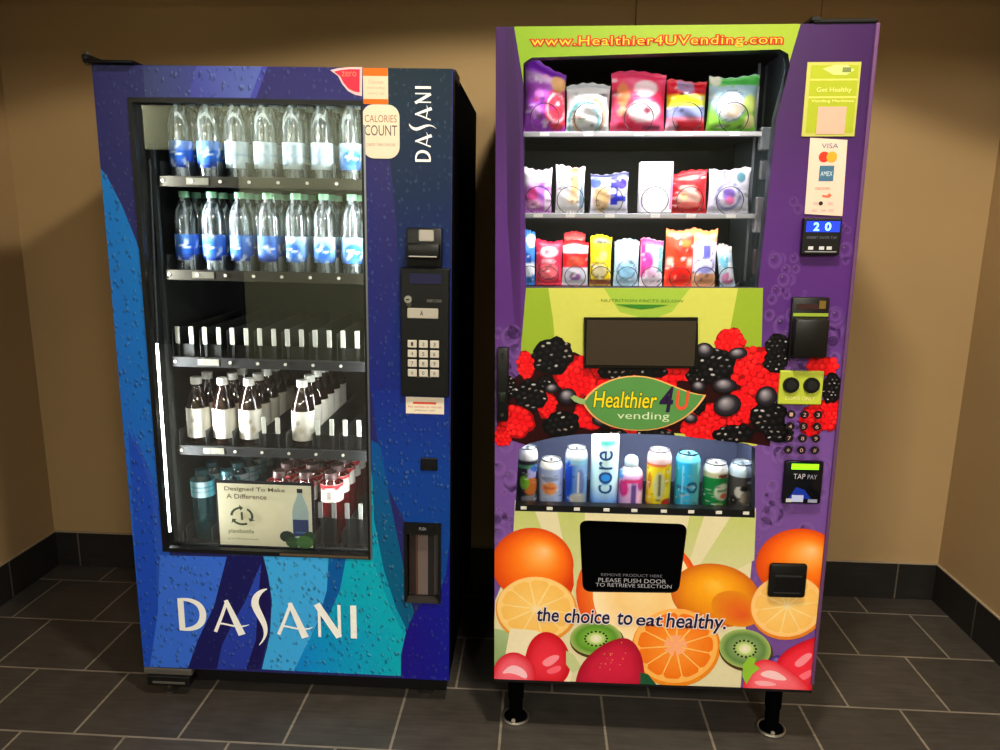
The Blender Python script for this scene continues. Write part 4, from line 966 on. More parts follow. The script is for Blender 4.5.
b.box(.778, .812, -.0033, -.003, 1.544, 1.580, rgb(70, 110, 140)); add_text(b, 'AMEX', .781, .809, 1.556, 1.567, -.0036, rgb(200, 216, 226)); add_text(b, 'DISCOVER', .772, .806, 1.524, 1.530, -.0036, rgb(190, 120, 110)); b.prism([(.790, 1.512), (.800, 1.511), (.806, 1.516), (.812, 1.511), (.806, 1.505), (.79, 1.507)], -.0034, -.003, rgb(232, 110, 80))
b.prism([(.788 + .005 * math.cos(t * PI / 6), 1.492 + .005 * math.sin(t * PI / 6)) for t in range(12)], -.0034, -.003, rgb(40, 36, 40))
for (xx, zz) in ((.770, 1.492), (.805, 1.492), (.768, 1.475), (.79, 1.475), (.808, 1.475)): b.box(xx, xx + .012, -.0033, -.003, zz - .003, zz + .003, rgb(206, 170, 170))
b.build('payment_sticker', M_label, B)
b = MB(); b.box(.747, .838, -.018, -.0006, 1.369, 1.458, rgb(10, 10, 13), bev=.004); add_text(b, 'INSERT SWIPE TAP', .757, .828, 1.408, 1.414, -.0184, rgb(110, 112, 128)); b.box(.755, .830, -.0185, -.0178, 1.376, 1.3785, rgb(150, 150, 156))
for xx in (.762, .788, .806): b.box(xx, xx + .012, -.0186, -.0178, 1.382, 1.390, rgb(200, 200, 206))
cr = b.build('card_reader', M_plast, B)
b = MB(); b.box(.753, .833, -.0188, -.0178, 1.424, 1.450, rgb(20, 44, 150)); b.build('reader_screen', M_lit, cr)
b = MB(); add_text(b, '2', .770, .784, 1.427, 1.447, -.0192, rgb(120, 190, 255), offset=.03); add_text(b, '0', .797, .812, 1.427, 1.447, -.0192, rgb(120, 190, 255), offset=.03); b.build('screen_digits', M_lit, cr)
b = MB(); b.box(.737, .828, -.014, -.0006, 1.113, 1.266, rgb(12, 12, 13), bev=.004); b.box(.741, .824, -.040, -.013, 1.119, 1.216, rgb(16, 15, 15), bev=.007); b.box(.741, .826, -.016, -.0135, 1.219, 1.227, rgb(150, 170, 60)); b.box(.748, .80, -.0155, -.0135, 1.236, 1.250, rgb(60, 34, 32)); b.box(.802, .818, -.0155, -.0135, 1.238, 1.258, rgb(120, 96, 40))
b.build('bill_validator', M_plast, B, 35)
b = MB(); b.box(.723, .832, -.010, -.0006, .992, 1.080, rgb(188, 200, 70), bev=.003); add_text(b, 'COINS ONLY', .740, .815, 1.004, 1.014, -.0104, rgb(226, 226, 160)); cp = b.build('coin_plate', M_plast, B)
for xx in (.751, .802):
    b = MB(); b.tube([(xx, -.0102, 1.044), (xx, -.016, 1.044)], .020, 24, rgb(14, 14, 15)); b.tube([(xx, -.016, 1.044), (xx, -.018, 1.044)], .012, 20, rgb(34, 34, 36)); b.build('coin_dial', M_plast, cp, 40)
for r in range(4):
    for c in range(3):
        kx, kz = .757 + c * .0335, .968 - r * .0315
        b = MB(); b.tube([(kx, -.0125, kz), (kx, -.016, kz)], .0105, 18, rgb(24, 16, 24)); add_text(b, keys[r * 3 + c], kx - .0042, kx + .0042, kz - .005, kz + .005, -.0163, rgb(196, 160, 150), offset=.005); b.build('key', M_plast, B, 40)
b = MB(); b.box(.753, .852, -.016, -.0006, .727, .844, rgb(10, 12, 22), bev=.006); add_text(b, 'TAP', .776, .806, .796, .810, -.0164, rgb(200, 200, 210)); add_text(b, 'PAY', .812, .836, .796, .808, -.0164, rgb(170, 170, 190)); b.box(.776, .806, -.0166, -.0158, .733, .752, rgb(190, 200, 240)); b.box(.762, .776, -.0166, -.0158, .732, .742, rgb(200, 200, 210)); b.box(.818, .842, -.0166, -.0158, .732, .741, rgb(150, 156, 180))
b.prism([(.768, .742), (.826, .742), (.808, .766), (.785, .774)], -.0163, -.0158, rgb(30, 60, 170))
cl = b.build('contactless_reader', M_gloss, B, 40)
b = MB(); b.box(.769, .838, -.0172, -.0158, .822, .837, rgb(110, 190, 20)); b.build('reader_light_bar', M_lit, cl)
b = MB(); b.box(.738, .836, -.014, -.0006, .458, .556, rgb(10, 10, 11), bev=.008); b.box(.752, .822, -.016, -.0135, .520, .524, rgb(50, 50, 52)); b.box(.752, .822, -.016, -.0135, .472, .475, rgb(50, 50, 52)); b.box(.754, .820, -.0145, -.0135, .480, .516, rgb(3, 3, 3)); b.build('coin_return_cup', M_plast, B, 35)
# legs and top
for lx, ly in ((.060, .075), (.808, .075), (.060, .76), (.808, .76)):
    zf = -lx * math.tan(.0104)
    b = MB(); b.lathe([(.034, zf + .0005), (.036, zf + .004), (.032, zf + .010), (.020, zf + .016), (.020, .06), (.023, .07), (.023, Z0)], lx, ly, 0, 20, None, rgb(6, 6, 7)); lg = b.build('leg', M_dark, B, 40)
    b = MB(); b.tube([(lx + .038 * math.cos(2 * PI * k / 24), ly + .038 * math.sin(2 * PI * k / 24), zf + .005) for k in range(24)], .0042, 8, rgb(190, 184, 176), closed=True); b.tube([(lx - .006, ly - .034, zf + .010), (lx - .006, ly - .036, zf + .016)], .006, 10, rgb(214, 208, 196)); b.build('foot_ring', M_metal, lg, 40)
b = MB(); b.box(.10, .77, .10, .13, .125, Z0, rgb(8, 8, 9)); b.build('leg_crossbar', M_paint, B)
b = MB(); b.box(.735, W - .002, -.004, .20, H, H + .010, rgb(10, 9, 10), bev=.003); b.box(.73, .75, -.006, .05, H + .006, H + .014, rgb(20, 18, 18)); b.build('top_hinge_cover', M_paint, B)

# shelves, coils, lift
BZ = [1.668, 1.469, 1.2805]
LANES = [[.119, .2285, .354, .474, .588], [.106, .188, .288, .403, .492, .592], [.0855, .134, .205, .272, .340, .405, .477, .541, .604]]
CR = [.036, .034, .027]
def coil(cx, z, R, y0, pitch, turns, mb):
    pts = []
    per = 28
    for i in range(int(turns * per) + 1):
        t = i / per + .08; k = math.floor(t + .5); a = 2 * PI * t     # flat rings joined by a quick step back along the floor
        adv = max(0, k - 1 + sstep(-.06, .06, t - k)) if k else 0
        pts.append((cx + R * math.sin(a), y0 + pitch * adv, z + R - R * math.cos(a)))
    mb.tube(pts, .0011, 6, rgb(34, 34, 38))
for si, z in enumerate(BZ):
    x0, x1 = .050, .655
    b = MB(); b.box(x0, x1, .074, .50, z - .008, z - .004, rgb(40, 40, 46))
    for i in range(len(LANES[si]) - 1):
        xx = (LANES[si][i] + LANES[si][i + 1]) / 2
        b.box(xx - .0007, xx + .0007, .16, .50, z - .004, z + .035, rgb(40, 38, 44))
    sh = b.build('shelf', M_paint, B)
    b = MB(); b.box(x0, x1, .062, .074, z - .014, z - .001, rgb(186, 188, 196), bev=.002)
    for i, lx in enumerate(LANES[si]): b.box(lx - .012, lx + .012, .0605, .062, z - .012, z - .003, rgb(236, 236, 240))
    b.build('price_rail', M_metal, sh)
    for lx in LANES[si]:
        b = MB(); coil(lx, z - .0022, CR[si], .082, .062, 5, b); b.build('coil', M_paint, sh, 60)
b = MB(); b.box(.664, .670, .17, .176, 1.29, 1.845, rgb(200, 202, 206)); b.box(.690, .696, .20, .206, 1.29, 1.845, rgb(120, 126, 130))
lr = b.build('lift_rail', M_metal, B)
b = MB(); b.box(.662, .706, .09, .12, 1.625, 1.680, rgb(110, 112, 112), bev=.003); b.box(.664, .700, .085, .10, 1.55, 1.60, rgb(90, 92, 92), bev=.003); b.box(.662, .706, .09, .12, 1.42, 1.51, rgb(120, 118, 118), bev=.003); b.box(.668, .706, .10, .13, 1.31, 1.38, rgb(66, 60, 60), bev=.003); b.build('lift_bracket', M_paint, lr)
b = MB(); b.box(.048, .706, .004, .034, .682, .699, rgb(12, 12, 14))
for xx in (.078, .148, .221, .300, .374, .452, .524, .597, .668): b.box(xx - .008, xx + .008, .0015, .004, .687, .695, rgb(214, 212, 206))
b.build('can_ledge', M_plast, B)
b = MB(); b.box(.07, .66, .040, .058, 1.848, 1.860, (1, .96, 1)); b.build('compartment_lamp', M_lamp, B)

# ------------------------------------------------------------------ snacks
def bag(name, label, cat, w, h, t, fn_, X, Y, Z, nx=26, nz=32, lean=0., skew=0., tilt=0., crimp=.07, rz=0., group=None, seed=0):
    r_ = random.Random(seed + 11); ph = [r_.uniform(0, 6.28) for _ in range(6)]
    b = MB(); vs, cs = [], []
    dots = [(r_.random(), r_.uniform(.08, .92), r_.uniform(.03, .10), r_.uniform(.012, .04), r_.choice(((1, 1, 1), (.02, .01, .02), fn_(r_.random(), r_.random())))) for _ in range(16)]
    def fn(u, v):
        c = fn_(u, v)
        for (du, dv, a_, b_, dc) in dots:
            c = mix(c, dc, .6 * (1 - sstep(.6, 1.2, math.hypot((u - du) / a_, (v - dv) / b_))))
        return c
    def P(u, v, s):
        x = (u - .5) * w; z = v * h
        e = max(0., 1 - (2 * u - 1) ** 2) ** .55
        vv = min(1., max(0., (v - crimp) / (1 - 2 * crimp)))
        f = max(0., 4 * vv * (1 - vv)) ** .5
        wr = 1 + .10 * math.sin(u * 17 + ph[0] + v * 3) * (1 - f) + .06 * math.sin(v * 23 + u * 9 + ph[1])
        y = s * t * .5 * e * f * wr
        x *= 1 - .045 * f * (1 - abs(2 * v - 1) * .4)
        if f == 0: y += .0011 * math.sin(u * 60) + s * .0005
        z += skew * (u - .5) * h * sstep(.55, 1., v) + .0015 * math.sin(u * 27 + ph[2]) * (v > .97) + .004 * math.sin(u * 5 + ph[3]) * sstep(.8, 1., v)
        x += lean * z
        return (x, y, z)
    for s in (-1, 1):
        for j in range(nz + 1):
            for i in range(nx + 1):
                u, v = i / nx, j / nz
                vs.append(P(u, v, s)); cs.append(fn(u, v))
    M_ = (nx + 1) * (nz + 1); fs = []
    for j in range(nz):
        for i in range(nx):
            a = j * (nx + 1) + i; q = (a, a + 1, a + nx + 2, a + nx + 1)
            fs.append(q); fs.append(tuple(M_ + k for k in reversed(q)))
    ring = [i for i in range(nx)] + [nx + j * (nx + 1) for j in range(nz)] + [M_ - 1 - i for i in range(nx)] + [(nz - j) * (nx + 1) for j in range(nz)]
    n = len(ring)
    fs += [(ring[k], M_ + ring[k], M_ + ring[(k + 1) % n], ring[(k + 1) % n]) for k in range(n)]
    b.add(vs, fs, cs)
    o = b.build(name, M_film, None, 60)
    tag(o, label, cat, group)
    o.matrix_world = MBX @ Matrix.Translation((X, Y, Z)) @ Matrix.Rotation(rz, 4, 'Z') @ Matrix.Rotation(tilt, 4, 'X')
    return o
w_ = rgb(244, 242, 244)
g1, g2, g3 = 'snack bags on the top shelf', 'snacks on the second shelf', 'bars on the third shelf'
YB_ = .113
bag('snack_bag', 'purple and pink snack bag at the left end of the top shelf', 'snack bag', .106, .166, .05, pat(lambda u, v: mix(rgb(176, 70, 214), rgb(206, 110, 226), v), [('b', .86, 1, rgb(140, 50, 190)), ('b', .72, .82, rgb(236, 200, 240)), ('e', .8, .34, .30, .30, rgb(240, 70, 90)), ('r', .78, .36, .22, .2, rgb(250, 190, 200), .12), ('e', .85, .75, .2, .16, rgb(246, 196, 130)), ('e', .3, .3, .12, .1, rgb(226, 160, 240)), ('e', .35, .55, .12, .08, rgb(236, 150, 240)), ('x', .0, .25, .30, .34, rgb(240, 214, 250))]), .119, YB_, BZ[0], skew=-.28, group=g1, seed=1)
bag('snack_bag', 'white snack bag with a curved tan and teal swirl on the top shelf', 'snack bag', .111, .118, .05, pat(rgb(240, 244, 244), [('r', .52, .34, .36, .36, rgb(206, 170, 130), .10), ('r', .40, .20, .34, .42, rgb(120, 196, 200), .10), ('e', .32, .3, .12, .1, rgb(214, 230, 206)), ('e', .28, .3, .05, .05, rgb(240, 190, 190)), ('b', .93, 1, rgb(190, 200, 206))]), .2285, YB_, BZ[0], group=g1, seed=2)
bag('snack_bag', 'pink and red snack bag with white shapes in the middle of the top shelf', 'snack bag', .138, .146, .05, pat(lambda u, v: mix(rgb(236, 50, 96), rgb(246, 110, 150), .5 + .5 * math.sin(9 * u + 5 * v)), [('e', .62, .72, .22, .14, rgb(252, 226, 232)), ('e', .6, .35, .30, .18, rgb(253, 236, 240)), ('e', .2, .62, .12, .2, rgb(240, 150, 100)), ('e', .66, .36, .05, .05, rgb(200, 90, 120)), ('x', .12, .42, .08, .18, rgb(230, 30, 80)), ('b', .9, 1, rgb(236, 66, 110)), ('e', .2, .34, .1, .08, rgb(246, 170, 140)), ('x', .6, .9, .06, .12, rgb(150, 50, 90))]), .354, YB_, BZ[0], skew=-.02, group=g1, seed=3)
bag('snack_bag', 'red snack bag with yellow and grey-blue stripes on the top shelf', 'snack bag', .100, .126, .05, pat(rgb(222, 20, 50), [('b', .50, .72, rgb(232, 216, 20)), ('b', .48, .56, rgb(196, 214, 80)), ('b', .28, .48, rgb(150, 160, 206)), ('x', .25, .66, .76, .98, rgb(176, 150, 190)), ('x', .3, .62, .70, .76, rgb(60, 30, 50)), ('e', .08, .12, .2, .16, rgb(246, 190, 210)), ('b', .22, .28, rgb(246, 150, 170))]), .474, YB_, BZ[0], group=g1, seed=4)
bag('snack_bag', 'green and pale blue snack bag with a white disc, top shelf', 'snack bag', .124, .136, .05, pat(lambda u, v: mix(rgb(150, 214, 80), rgb(186, 222, 236), sstep(.3, .6, v)), [('b', .82, 1, rgb(96, 206, 96)), ('e', .44, .46, .30, .26, rgb(236, 236, 238)), ('e', .5, .38, .16, .12, rgb(232, 214, 190)), ('r', .44, .46, .30, .26, rgb(120, 160, 180), .06), ('e', .84, .5, .16, .16, rgb(214, 232, 130)), ('e', .12, .94, .12, .12, rgb(232, 236, 214)), ('e', .86, .2, .12, .12, rgb(236, 232, 160)), ('b', 0, .07, rgb(120, 200, 60))]), .588, YB_, BZ[0], lean=.02, group=g1, seed=5)
# second shelf
bag('snack_bag', 'small white and lilac snack bag at the left end of the second shelf', 'snack bag', .074, .112, .038, pat(lambda u, v: mix(rgb(210, 130, 220), rgb(244, 238, 246), sstep(.5, .75, v)), [('e', .3, .4, .2, .16, rgb(236, 90, 170)), ('e', .7, .5, .2, .2, rgb(190, 120, 230)), ('x', .74, .96, .05, .5, rgb(246, 230, 246)), ('e', .4, .2, .25, .1, rgb(240, 170, 220))]), .104, YB_ - .004, BZ[1], group=g2, seed=6)
bag('snack_bag', 'tall white snack bag with an orange patch on the second shelf', 'snack bag', .076, .118, .036, pat(w_, [('x', .5, .78, .66, 1, rgb(240, 130, 90)), ('e', .66, .55, .14, .2, rgb(246, 190, 130)), ('e', .9, .3, .08, .3, rgb(120, 150, 170)), ('e', .3, .6, .14, .08, rgb(214, 222, 230)), ('e', .6, .3, .2, .12, rgb(250, 226, 190))]), .188, YB_ - .004, BZ[1], group=g2, seed=7)
bag('snack_bag', 'navy and white snack bag with a tan biscuit picture on the second shelf', 'snack bag', .098, .100, .040, pat(rgb(226, 226, 240), [('e', .28, .36, .22, .34, rgb(222, 190, 140)), ('x', .52, .72, .2, .9, rgb(40, 44, 180)), ('x', .66, .94, .3, .42, rgb(30, 50, 190)), ('e', .82, .74, .14, .14, rgb(70, 50, 190)), ('e', .12, .76, .16, .14, rgb(90, 110, 170)), ('b', .9, 1, rgb(70, 74, 120)), ('e', .6, .55, .08, .08, rgb(226, 226, 246))]), .289, YB_ - .004, BZ[1], group=g2, seed=8)
b = MB(); b.box(.365, .448, .092, .132, BZ[1], BZ[1] + .128, rgb(244, 240, 242), bev=.002); b.box(.442, .4485, .0915, .10, BZ[1] + .01, BZ[1] + .12, rgb(236, 150, 190)); b.box(.385, .435, .0912, .092, BZ[1] + .085, BZ[1] + .090, rgb(226, 180, 196)); b.box(.385, .43, .0912, .092, BZ[1] + .070, BZ[1] + .073, rgb(226, 200, 210)); b.box(.3655, .372, .0912, .092, BZ[1] + .004, BZ[1] + .12, rgb(206, 206, 222))
o = b.build('snack_carton', M_label); o.matrix_world = MBX; tag(o, 'upright plain white carton with a pink edge on the second shelf', 'carton', g2)
bag('snack_bag', 'small red snack bag with a slanting top on the second shelf', 'snack bag', .096, .104, .040, pat(rgb(214, 40, 50), [('e', .5, .36, .32, .2, rgb(240, 196, 180)), ('e', .46, .6, .26, .08, rgb(246, 170, 160)), ('e', .5, .2, .3, .08, rgb(236, 120, 110)), ('e', .5, .84, .3, .06, rgb(236, 110, 100)), ('e', .36, .4, .1, .1, rgb(230, 214, 160))]), .492, YB_ - .004, BZ[1], skew=.20, lean=-.03, group=g2, seed=9)
bag('snack_bag', 'white and violet snack bag with ring pattern at the right end of the second shelf', 'snack bag', .106, .112, .040, pat(rgb(226, 224, 238), [('r', .46, .38, .28, .28, rgb(150, 150, 190), .14), ('e', .46, .42, .16, .14, rgb(150, 120, 210)), ('e', .5, .28, .12, .1, rgb(236, 130, 190)), ('e', .4, .86, .14, .12, rgb(120, 120, 200)), ('e', .75, .8, .12, .12, rgb(90, 130, 140)), ('x', .4, .52, .6, 1, rgb(176, 160, 220)), ('e', .2, .74, .12, .1, rgb(190, 190, 230))]), .594, YB_ - .004, BZ[1], group=g2, seed=10)
# third shelf
def bar(label, w, h, fn, X, sd, **k):
    Y = k.pop('Y', YB_ - .008); lift = k.pop('lift', 0.)
    bag('snack_bar', label, 'snack bar', w, h, .026, fn, X, Y, BZ[2] + lift, 16, 28, crimp=.08, group=g3, seed=sd, **k)
bar('blue and white bar half hidden at the left end of the third shelf', .046, .142, pat(rgb(60, 130, 210), [('e', .8, .82, .3, .12, rgb(230, 236, 240)), ('e', .7, .3, .4, .14, rgb(220, 230, 236)), ('e', .6, .5, .2, .1, rgb(30, 90, 180))]), .0765, 21)
bar('pink-red bar with white marks second from the left on the third shelf', .070, .118, pat(rgb(222, 44, 80), [('e', .5, .74, .34, .12, rgb(246, 190, 200)), ('e', .5, .3, .36, .2, rgb(246, 120, 130)), ('r', .5, .36, .4, .22, rgb(150, 60, 80), .08), ('x', .2, .7, .5, .58, rgb(240, 170, 180))]), .136, 22)
bar('red bar with silver lower half, in front of another red bar', .068, .116, pat(rgb(206, 30, 40), [('b', .0, .42, rgb(206, 206, 216)), ('b', .74, .9, rgb(246, 206, 206)), ('e', .5, .2, .24, .08, rgb(140, 90, 150)), ('e', .5, .55, .36, .12, rgb(190, 70, 50))]), .2055, 23)
bar('red bar standing behind the red and silver bar on the third shelf', .058, .132, pat(rgb(196, 34, 44), [('b', .85, .92, rgb(232, 120, 110))]), .205, 24, Y=.160, lift=.006)
bar('yellow bar with a brown foot on the third shelf', .056, .130, pat(rgb(238, 214, 30), [('b', 0, .14, rgb(130, 70, 40)), ('e', .45, .3, .3, .14, rgb(200, 190, 150)), ('e', .5, .88, .3, .06, rgb(60, 60, 30)), ('r', .45, .32, .4, .16, rgb(120, 110, 60), .1), ('e', .6, .6, .2, .1, rgb(246, 232, 120))]), .272, 25)
bar('pale blue silver bar on the third shelf beside the yellow bar', .066, .120, pat(rgb(176, 206, 222), [('b', .84, 1, rgb(150, 156, 156)), ('e', .5, .3, .34, .2, rgb(150, 200, 226)), ('r', .5, .36, .36, .2, rgb(110, 130, 150), .08), ('e', .4, .66, .2, .12, rgb(220, 232, 238))]), .3395, 26)
bar('white and magenta bar in the middle of the third shelf', .060, .122, pat(rgb(236, 226, 236), [('x', .0, .22, .2, 1, rgb(206, 40, 130)), ('e', .3, .55, .26, .2, rgb(226, 70, 160)), ('x', .78, 1, .3, .9, rgb(120, 190, 190)), ('b', .86, 1, rgb(190, 60, 120)), ('e', .5, .28, .2, .1, rgb(236, 190, 220))]), .4045, 27)
bar('tall orange-red bar on the third shelf', .074, .148, pat(rgb(232, 66, 36), [('b', .88, 1, rgb(200, 140, 90)), ('e', .5, .2, .4, .16, rgb(240, 40, 30)), ('x', .05, .25, .36, .5, rgb(246, 200, 180)), ('x', .76, .96, .36, .5, rgb(246, 206, 186)), ('e', .5, .62, .18, .1, rgb(200, 50, 30)), ('e', .7, .76, .2, .06, rgb(214, 120, 60))]), .476, 28)
bar('tan bar with a white and lavender middle on the third shelf', .062, .148, pat(rgb(206, 150, 110), [('b', .24, .78, rgb(224, 220, 240)), ('x', .42, .74, .5, .74, rgb(100, 100, 190)), ('r', .5, .38, .4, .12, rgb(140, 140, 180), .1), ('e', .5, .3, .3, .06, rgb(150, 150, 210)), ('b', .92, 1, rgb(230, 130, 70))]), .541, 29)
bar('narrow grey and teal bar leaning at the right end of the third shelf', .040, .108, pat(rgb(176, 196, 206), [('e', .4, .6, .3, .16, rgb(110, 176, 196)), ('e', .5, .2, .4, .14, rgb(206, 130, 170)), ('b', .84, 1, rgb(190, 170, 160)), ('x', .6, .9, .2, .6, rgb(226, 226, 232))]), .606, 30, lean=-.16)

# ------------------------------------------------------------------ cans and bottles in the lower window
ZF = .6728
g4 = 'drinks in the lower window of the purple machine'
def busy(fn, seed):
    'small print on a can'
    q = random.Random(seed); ds = [(q.random(), q.uniform(.1, .75), q.uniform(.02, .10), q.uniform(.008, .022), q.choice(((.9, .9, .9), (.03, .03, .05), (.5, .5, .5)))) for _ in range(18)]
    def g(u, v):
        c = fn(u, v)
        for du, dv, a_, b_, dc in ds: c = mix(c, dc, .55 * (1 - sstep(.6, 1.2, math.hypot((u - du) / a_, (v - dv) / b_))))
        return c
    return g
def can(name, label, cat, X, r, h, fn, lidcol=rgb(206, 210, 214), Y=.085, wide=.5, neck=.80):
    o = thing(name, label, cat, group=g4); fn = busy(fn, int(X * 1000))
    pr = [(r * .80, 0), (r * .97, .006), (r, .012)] + subdiv(.02, h - .026, r, r, 34) + [(r * .99, h - .020), (r * .90, h - .010), (r * neck, h - .004)]
    b = MB(); b.lathe(pr, n=64, colfn=lambda a, z: fn(.5 + a / PI, z / h)); b.build('can_body', M_can, o, 50)
    b = MB(); b.lathe([(r * neck, h - .005), (r * (neck + .03), h - .002), (r * (neck + .02), h), (r * (neck - .06), h - .001), (r * (neck - .1), h - .005), (.001, h - .005)], n=28, col=lidcol); b.tube([(0, -.012, h - .003), (0, .002, h - .003)], .004, 8, lidcol); b.build('can_lid', M_metal, o, 40)
    o.matrix_world = MBX @ Matrix.Translation((X, Y, ZF)); return o
silver = rgb(214, 220, 228)
can('tall_can', 'tall dark can with a multicoloured label, first on the left in the lower window', 'can', .0865, .0285, .166, pat(rgb(34, 32, 48), [('b', .80, 1, rgb(222, 222, 222)), ('e', .62, .36, .26, .16, rgb(206, 120, 50)), ('e', .4, .42, .16, .12, rgb(130, 190, 50)), ('x', .5, .8, .5, .66, rgb(176, 170, 220)), ('b', .66, .72, rgb(90, 150, 120)), ('e', .6, .14, .3, .06, rgb(150, 150, 160)), ('e', .8, .66, .2, .06, rgb(60, 110, 190))]))
can('soda_can', 'pale blue can with an orange mark and white top in the lower window', 'can', .152, .033, .133, pat(rgb(186, 200, 232), [('b', .82, 1, rgb(240, 238, 226)), ('e', .45, .42, .22, .14, rgb(240, 160, 100)), ('e', .45, .62, .26, .05, rgb(150, 160, 190)), ('b', 0, .08, rgb(206, 214, 226)), ('x', .3, .6, .40, .45, rgb(226, 110, 60))]))
can('tall_can', 'tall blue and silver can third from the left in the lower window', 'can', .221, .031, .168, pat(lambda u, v: mix(rgb(40, 110, 214), rgb(150, 190, 232), sstep(.3, .6, u)), [('b', .80, 1, rgb(226, 232, 236)), ('b', .74, .82, rgb(150, 206, 230)), ('e', .6, .42, .14, .24, rgb(120, 140, 190)), ('e', .55, .16, .26, .1, rgb(206, 206, 196)), ('e', .25, .5, .12, .3, rgb(20, 80, 200)), ('x', .52, .58, .26, .62, rgb(226, 232, 240))]))
# wide water bottle with upright word
o = thing('water_bottle', 'large square-shouldered water bottle with the word core running up its label', 'bottle', group=g4)
R_ = .0385
b = MB(); b.lathe([(.030, 0), (.037, .004), (R_, .012)] + subdiv(.02, .200, R_, R_, 26) + [(.034, .210), (.022, .226), (.014, .234), (.014, .242)], n=56, colfn=lambda a, z: pat(lambda u, v: mix(mix(rgb(80, 140, 226), rgb(206, 240, 244), sstep(.0, .38, v)), rgb(224, 246, 244), sstep(.5, .8, v)), [('x', .36, .72, .90, .99, rgb(110, 206, 196)), ('e', .5, .45, .14, .09, rgb(60, 160, 240))])(.5 + a / PI, z / .2)); b.build('bottle_body', M_gloss, o, 50)
b = MB(); bend = lambda px, pz: ((R_ + .0006) * math.sin((px) / R_), -(R_ + .0006) * math.cos(px / R_), pz)
add_text(b, 'core', -.019, .019, .046, .168, 0, rgb(40, 84, 140), offset=.0, up=True, mapf=bend); b.build('label_lettering', M_label, o)
b = MB(); b.lathe([(.0155, .240), (.0165, .242), (.0165, .256), (.015, .258)], n=20, col=rgb(230, 236, 240)); b.build('cap', M_plast, o, 40)
o.matrix_world = MBX @ Matrix.Translation((.299, .087, ZF))
# small domed bottle
o = thing('drink_bottle', 'small pink and purple bottle with a clear domed cap in the lower window', 'bottle', group=g4)
b = MB(); b.lathe([(.028, 0), (.0325, .006)] + subdiv(.01, .094, .0335, .0335, 16) + [(.030, .104), (.020, .114), (.0165, .118)], n=44, colfn=lambda a, z: pat(rgb(222, 176, 220), [('x', .48, .62, .0, .62, rgb(110, 80, 150)), ('e', .25, .5, .16, .2, rgb(206, 50, 130)), ('e', .8, .6, .16, .16, rgb(190, 60, 150)), ('b', .86, 1, rgb(236, 226, 240)), ('e', .1, .8, .16, .1, rgb(90, 150, 214)), ('x', .3, .8, .64, .72, rgb(220, 60, 130)), ('e', .76, .25, .12, .16, rgb(246, 196, 226))])(.5 + a / PI, z / .118)); b.build('bottle_body', M_gloss, o, 50)
b = MB(); b.lathe([(.0185, .116), (.0195, .118), (.0195, .134), (.016, .142), (.010, .146)], n=24, col=rgb(206, 222, 232)); b.build('cap', M_gloss, o, 60)
o.matrix_world = MBX @ Matrix.Translation((.372, .085, ZF))
can('tall_can', 'tall yellow can with a red foot and pinkish top in the lower window', 'can', .4475, .0335, .166, pat(rgb(240, 216, 40), [('b', .78, 1, rgb(240, 206, 206)), ('b', .74, .79, rgb(222, 120, 80)), ('b', 0, .1, rgb(206, 80, 50)), ('e', .48, .42, .16, .24, rgb(206, 206, 150)), ('x', .44, .52, .25, .62, rgb(120, 120, 80)), ('e', .7, .6, .1, .2, rgb(214, 180, 10)), ('e', .7, .14, .16, .06, rgb(190, 60, 40)), ('e', .2, .5, .06, .14, rgb(200, 150, 20))]))
can('tall_can', 'tall cyan can with a dark ring emblem in the lower window', 'can', .526, .0335, .160, pat(lambda u, v: mix(rgb(40, 180, 226), rgb(110, 190, 190), sstep(.4, .75, u)), [('b', .86, 1, rgb(120, 214, 240)), ('r', .58, .42, .12, .08, rgb(20, 90, 130), .3), ('x', .15, .4, .38, .44, rgb(20, 120, 180)), ('x', .3, .34, .1, .8, rgb(150, 220, 240)), ('b', 0, .06, rgb(90, 170, 200))]), lidcol=rgb(90, 96, 104))
can('soda_can', 'green soda can with a pale emblem second from the right in the lower window', 'can', .602, .0335, .133, pat(lambda u, v: mix(rgb(10, 150, 76), rgb(24, 120, 60), u), [('b', .82, 1, rgb(226, 226, 222)), ('b', .72, .84, rgb(206, 200, 160)), ('e', .66, .42, .24, .18, rgb(206, 216, 190)), ('e', .7, .33, .12, .06, rgb(214, 110, 80)), ('x', .5, .86, .42, .47, rgb(120, 150, 110)), ('e', .55, .12, .14, .08, rgb(150, 190, 110)), ('e', .66, .76, .16, .04, rgb(120, 60, 50))]))
can('soda_can', 'grey and black soda can with bright silver top in the lower window', 'can', .672, .0335, .134, pat(rgb(84, 80, 78), [('b', .74, 1, rgb(196, 214, 224)), ('e', .4, .42, .14, .12, rgb(206, 200, 190)), ('e', .6, .3, .18, .16, rgb(150, 140, 124)), ('e', .5, .5, .1, .06, rgb(30, 28, 30)), ('e', .25, .24, .1, .1, rgb(40, 36, 36)), ('b', 0, .06, rgb(40, 40, 44))]))

